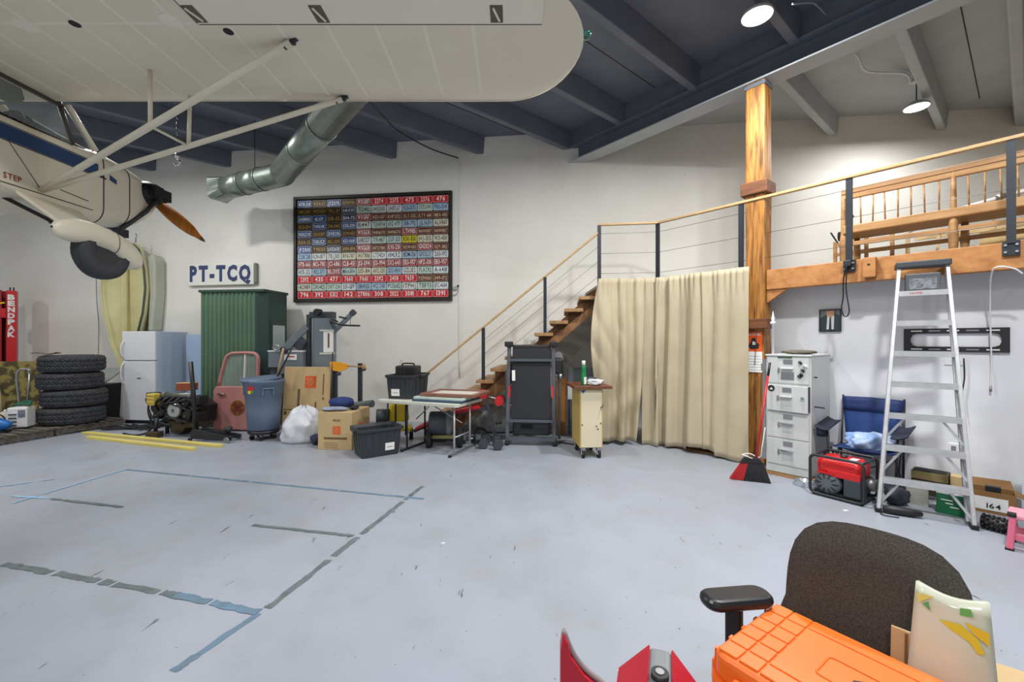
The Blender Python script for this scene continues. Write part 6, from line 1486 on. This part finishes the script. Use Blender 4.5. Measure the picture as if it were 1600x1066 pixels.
for x in (.03,.33):
    for y in (.02,.22): G().bar((x+(-.015 if x < .1 else .015), y+(-.02 if y < .1 else .02), 0), (x,y,.25), .04, .045, up=(0,1,0)).build('leg', m_pink, o, bevel=.008); G().box((x+(-.015 if x < .1 else .015), y+(-.02 if y < .1 else .02), .008), (.048,.05,.016)).build('foot_cap', m_rubber, o)
G().bb(.03,.33,.0,.03,.08,.13).build('stretcher', m_pink, o, bevel=.006); G().bb(.0,.05,-.01,.05,.255,.285).build('corner_cap', m_rubber, o, bevel=.008); G().bb(.02,.34,.2,.23,.08,.13).build('stretcher', m_pink, o, bevel=.006)
# dark bags and tools under the ladder
v = FL(1418,792); bund('dark_tool_bag', (v.x-.06,v.y+.05,0), (.10,.075,.17), (44,48,60), 'dark navy tool bag slumped under the ladder', 'bag', 31, .12, (70,74,88))
v = FL(1440,798); bund('black_case_bag', (v.x+.22,v.y+.36,0), (.10,.07,.13), (36,36,40), 'black soft case beside the pale carton under the ladder', 'bag', 32, .10)
v = FL(1409,806); o = T('cordless_tool', 'black cordless hand tool lying by the ladder foot', 'power tool', (v.x,v.y,0), R(-30)); G().lathe([(.0,-.14), (.03,-.13), (.04,-.05), (.035,.06), (.022,.14), (.0,.15)], 14, (0,0,.042), 'x').build('tool_body', m_black, o); G().bar((.03,0,.04), (.11,.05,.03), .045, .045).build('tool_grip', m_dark, o, bevel=.01); G().tube(cat_rom([(-.12,0,.02), (-.16,-.04,.01), (-.14,-.10,.01), (-.04,-.10,.01)], 5), .005, 6).build('cord', m_black, o)
v = FL(1470,806); o = T('aluminium_strip', 'long thin aluminium strip lying on the floor between the ladder feet', 'strip', (v.x-.02,v.y-.06,0), R(-38)); G().bb(-.16,.26,-.02,.02,0,.02).build('strip_profile', m_alu, o); G().bb(-.16,.26,-.004,.004,.02,.024).build('strip_rib', m_steel, o)
# ================================================================ FOREGROUND
m_uph = mat('charcoal_upholstery', (84,80,75), .9, col2=(58,55,52), scale=230, amt=.8, bump=.3, bscale=300, detail=2, lo=.42, hi=.58)
oc_ = T('office_chair', 'charcoal office chair with an orange case on its seat', 'chair', (.92, 1.145, 0), R(-49))
def outl(t):                         # rounded back outline, t 0..1 anticlockwise
    a = 2*PI*t; e = 3.6; c, s_ = math.cos(a), math.sin(a)
    r = 1/((abs(c)**e+abs(s_)**e)**(1/e))
    return c*r, s_*r
def cback(front):
    def fn(u, v):
        x, z = outl(v); k = u
        X = x*.235*k*(1-.05*(z*k > 0)); Z = .755+z*.265*k
        Y = .215+.10*(Z-.5)/.5+.055*((X/.235)**2)*-1+(-.028 if front else .028)*math.cos(min(1, k**3)*PI/2)
        return (X, Y, Z)
    return fn
G().sheet(cback(True), 12, 40, cv=True).build('back_cushion', m_uph, oc_); G().sheet(cback(False), 12, 40, cv=True).build('back_shell', m_black, oc_)
G().prism(rrect(.50,.48,.10,6), .46, .555).build('seat', m_uph, oc_, bevel=.03, seg=3)
G().bar((0,.24,.42), (0,.30,.72), .09, .02, up=(0,1,0)).build('back_spine', m_black, oc_)
for s_ in (-1, 1):
    pad = G(); pad.M = Matrix.Translation((s_*.315,.04,0)) @ Matrix.Rotation(R(-34), 4, 'Z'); pad.prism(rrect(.10,.24,.045,6), .748, .785); pad.build('arm_pad', mat('arm_pad_black', (32,34,38), .28), oc_, bevel=.018, seg=3)
    G().bar((s_*.318,.03,.46), (s_*.318,.03,.75), .05, .03, up=(0,1,0)).build('arm_post', m_black, oc_, bevel=.006); G().bar((s_*.12,.03,.45), (s_*.328,.03,.47), .05, .03).build('arm_bracket', m_black, oc_)
G().cyl((0,0,.10), (0,0,.44), .03, n=14).build('gas_column', m_dark, oc_)
for k in range(5):
    a = 2*PI*k/5; c, s_ = math.cos(a), math.sin(a); G().bar((0,0,.11), (.30*c,.30*s_,.075), .05, .035).build('base_arm', m_black, oc_); G().cyl((.30*c-.02*s_,.30*s_+.02*c,.03), (.30*c+.02*s_,.30*s_-.02*c,.03), .03, n=12).build('caster_wheel', m_rubber, oc_)
# ---- orange case
m_case = mat('case_orange', (246,122,40), .42, col2=(236,104,28), scale=5, amt=.6)
oc2 = T('equipment_case', 'bright orange ribbed hard equipment case lying on the office chair seat', 'case', (.884, 1.100, .5565), R(-55))
L_, W_ = .55, .39
G().prism(rrect(L_,W_,.04,5), 0, .10).build('case_base', m_case, oc2, bevel=.012)
G().prism(rrect(L_,W_,.04,5), .106, .185).build('case_lid', m_case, oc2, bevel=.02, seg=3)
G().prism(rrect(L_+.02,W_+.02,.045,5), .095, .112).build('seam_flange', m_case, oc2, bevel=.005)
xs = [-.285,-.225,-.165,.165,.225,.285]; ys = [-.185,-.13,-.075,.075,.13,.185]
def pads(x0, x1, y0, y1):
    G().prism(rrect(x1-x0-.0045, y1-y0-.0045, .004, 2, (x0+x1)/2, (y0+y1)/2), .180, .190).build('lid_panel', m_case, oc2, bevel=.002)
yb = [-.18,-.09,0,.09,.18]
for a, b in ((-.262,-.207), (-.207,-.152), (.152,.207), (.207,.262)):
    for c, d in zip([-.18,-.12,-.06,0,.06,.12], [-.12,-.06,0,.06,.12,.18]): pads(a, b, c, d)
pads(-.152,.152,.125,.18); pads(-.152,.152,-.18,-.125); pads(-.152,.152,-.125,.125)
rr = rrect(.17,.10,.012,3,.02,-.01); G().tube([(x,y,.191) for x, y in rr], .0028, 5, closed=True).build('badge_outline', m_case, oc2)
hexp = [(.045+.040*math.cos(PI/8+PI/4*k)*1.1, -.03+.040*math.sin(PI/8+PI/4*k)) for k in range(8)]
G().prism(hexp, .190, .195).build('cross_patch', mat('patch_olive', (74,66,44), .8), oc2); 
G().prism([(.035,-.056), (.055,-.056), (.055,-.04), (.071,-.04), (.071,-.02), (.055,-.02), (.055,-.004), (.035,-.004), (.035,-.02), (.019,-.02), (.019,-.04), (.035,-.04)], .195, .198).build('red_cross', m_red, oc2)
for y in (-.12,.12):
    G().bb(-L_/2-.022, -L_/2+.0, y-.035, y+.035, .05, .13).build('end_lug', m_case, oc2, bevel=.008)
for x in (-.17,.17): G().bb(x-.035, x+.035, -W_/2-.022, -W_/2+.0, .03, .15).build('latch', m_case, oc2, bevel=.008); G().cyl((x-.035,-W_/2-.014,.03), (x+.035,-W_/2-.014,.03), .006, n=8).build('latch_pin', m_steel, oc2)
for k in range(5): G().bar((-L_/2-.004, -.15+.075*k, .115), (-L_/2-.001, -.15+.075*k, .17), .018, .012, up=(1,0,0)).build('end_rib', m_case, oc2)
# ---- plastic package and carton
M2 = Matrix.Translation(oc_.location) @ Matrix.Rotation(R(-49), 4, 'Z')
p = M2 @ Vector((.175,.160,.568)); pk = T('plastic_package', 'glossy pale package printed with yellow and green propped on the office chair', 'package', p, R(-46), rx=R(-10))
m_pack = mat('pale_pack', (222,226,206), .22, col2=(206,212,190), scale=5, amt=.6, coat=.3)
def pkf(u, v): return ((u-.5)*(.135+.05*(1-v)), -.006*math.sin(PI*u)*2, .375*v-.015*math.sin(3*u)*v)
G().sheet(pkf, 8, 10).build('pouch', m_pack, pk, thick=.02)
def blob(nm, pts, c): G().poly([(x*.8, -.024, z*.9) for x, z in pts]).build(nm, mat('pack_%d_%d' % (c[0], c[2]), c, .3), pk)
blob('yellow_print', [(-.03,.33), (.02,.335), (.06,.31), (.075,.275), (.06,.27), (.04,.295), (.0,.31)], (228,206,50)); blob('yellow_print', [(.03,.345), (.085,.335), (.085,.30), (.05,.32)], (236,200,40)); blob('green_print', [(.02,.38), (.045,.385), (.05,.365), (.02,.36)], (110,180,90)); blob('green_print', [(-.07,.36), (-.055,.37), (-.05,.345)], (96,170,96)); blob('yellow_print', [(-.085,.385), (-.04,.39), (-.08,.36)], (230,220,110))
G().text('MAT', (-.06,-.024,.20), (0,0,1), (-1,0,0), .018, .05).build('printed_text', m_ink, pk) if 0 else None
p = M2 @ Vector((.062,.158,.5565)); cb = T('cardboard_sheet', 'folded cardboard sheet standing behind the package on the chair', 'cardboard', p, R(-49), rx=R(-8)); G().bb(-.01,.05,.0,.012,0,.24).build('sheet', m_card, cb); G().bb(.02,.026,-.004,.0,.0,.235).build('fold_line', m_cardd, cb)
ctn = T('brown_carton', 'brown carton standing on the floor close beside the office chair', 'carton', (1.46, 1.22, 0), R(-40)); G().bb(-.16,.22,-.15,.15,0,.60).build('carton_body', m_card, ctn, bevel=.005); G().bb(-.16,.22,-.01,.03,.60,.603).build('tape', m_tape, ctn)
# ---- red plastic things at the camera's feet
fa = T('red_fairing', 'pointed red plastic fairing with a grey edge standing on the floor', 'fairing', (.155, 1.28, 0), R(-4))
m_fair = mat('fairing_red', (196,26,48), .35, col2=(176,20,40), scale=4, amt=.5)
out = [(-.012,0), (.135,0), (.135,.30), (.134,.50), (.125,.575), (.06,.63), (.022,.68), (.014,.72), (-.003,.745), (-.010,.70)]
G().prism(out, -.02, .02, 'xz').build('panel', m_fair, fa, bevel=.004)
G().tube(cat_rom([(.14,0,.0), (.14,0,.30), (.139,0,.50), (.13,0,.58), (.065,0,.635), (.027,0,.685), (.0,0,.75)], 4), .008, 6).build('grey_edge', mat('edge_grey', (150,140,140), .5), fa)
G().bb(.025, .03, -.023, -.02, .0, .60).build('panel_crease', m_liftd, fa); G().cyl((.002,-.024,.60), (.002,-.02,.60), .006, n=8).build('white_chip', m_paper, fa)
rh_ = T('red_housing', 'red and grey angular plastic housing with a black knob on top', 'housing', (.42, 1.22, 0), R(-20))
G().prism([(-.12,0), (.12,0), (.12,.58), (.03,.685), (-.02,.685), (-.12,.58)], -.08, .08, 'xz').build('grey_shell', mat('shell_grey', (128,132,136), .5), rh_, bevel=.01)
G().prism([(-.10,.3), (-.01,.3), (-.01,.64), (-.10,.56)], -.086, -.08, 'xz').build('red_panel', m_fair, rh_, bevel=.004); G().prism([(.02,.3), (.10,.3), (.10,.56), (.03,.64)], -.086, -.08, 'xz').build('red_panel', m_fair, rh_, bevel=.004)
G().prism([(-.114,.59), (-.025,.683), (-.028,.689), (-.119,.594)], -.078, .078, 'xz').build('red_panel', m_fair, rh_); G().prism([(.114,.59), (.035,.683), (.039,.689), (.119,.594)], -.078, .078, 'xz').build('red_panel', m_fair, rh_)
G().cyl((.005,-.04,.68), (.005,-.04,.70), .024, n=16).build('knob', m_black, rh_); G().cyl((.005,-.04,.70), (.005,-.04,.703), .012, n=12).build('knob_screw', m_steel, rh_)
# ---- blue tape lines on the floor
m_tapeb = mat('worn_blue_tape', (104,136,164), .7, col2=(92,106,112), scale=5, amt=.9); m_taped = mat('worn_grey_tape', (106,118,122), .75, col2=(84,92,92), scale=9, amt=.9); m_tapel = mat('light_blue_tape', (142,182,214), .7)
def tape(a, b, w, lb, mt, seed, gap=.25, z=.0012):
    rnd = random.Random(seed); a = FL(*a); b = FL(*b); d = b-a; L = d.length; d.normalize(); n = Vector((-d.y, d.x, 0)); g = G(); s = 0; z = .0010+.0005*seed
    while s < L-.02:
        l = rnd.uniform(.08,.38); e = min(L, s+l); q = []
        m_ = 7
        for k in range(m_+1): q.append(a+d*(s+(e-s)*k/m_)+n*(w/2*rnd.uniform(.55,1.0)))
        r = []
        for k in range(m_+1): r.append(a+d*(s+(e-s)*k/m_)-n*(w/2*rnd.uniform(.55,1.0)))
        for k in range(m_):
            g.poly([q[k]+Vector((0,0,z)), r[k]+Vector((0,0,z)), r[k+1]+Vector((0,0,z)), q[k+1]+Vector((0,0,z))])
        s = e+(rnd.uniform(.01,.06) if rnd.random() < gap else .002)
    o = g.build('floor_tape', mt, kind='stuff'); tag(o, lb, 'tape', 'blue tape lines on the floor'); return o
tape((270,1050), (425,945), .062, 'bluer lower stretch of the long straight tape line on the floor', m_tapeb, 1, .2)
tape((418,951), (660,760), .062, 'worn upper stretch of the long straight tape line on the floor', m_taped, 2, .5)
tape((197,734), (662,780), .05, 'long blue tape line on the floor in front of the cartons', m_tapeb, 3, .25)
tape((6,882), (300,935), .07, 'torn grey tape line on the floor meeting the bluer cross piece', m_taped, 4, .8); tape((275,931), (412,959), .07, 'blue tape cross piece on the floor at the line junction', m_tapeb, 5, .4)
tape((395,821), (552,838), .05, 'short worn tape line on the floor branching off the long one', m_taped, 6, .5)
tape((20,776), (78,779), .05, 'light blue tape crossing on the floor near the lumber', m_tapel, 7, .1); tape((80,780), (192,793), .05, 'faded tape remnant on the floor beside the light blue crossing', m_taped, 8, .9)
tape((20,787), (200,733), .035, 'thin light blue tape line on the floor towards the lumber', m_tapel, 9, .4); tape((0,761), (86,749), .03, 'faint light blue tape strip on the floor by the pallet', m_tapel, 10, .3)
for k, (x, y, s_, lb) in enumerate(((967,1051,.012,'white paper scrap on the floor beside the red fairing'), (1320,799,.02,'white paper scrap on the floor in front of the generator'), (690,850,.012,'tiny white paper scrap on the open floor beside the tape line'))):
    p = FL(x, y); o = G().prism([(0,0), (s_*2,s_*.3), (s_*2.2,s_*1.2), (s_,s_*1.6), (-s_*.3,s_)], 0, .003).build('paper_scrap', m_paper); o.location = p; tag(o, lb, 'scrap')
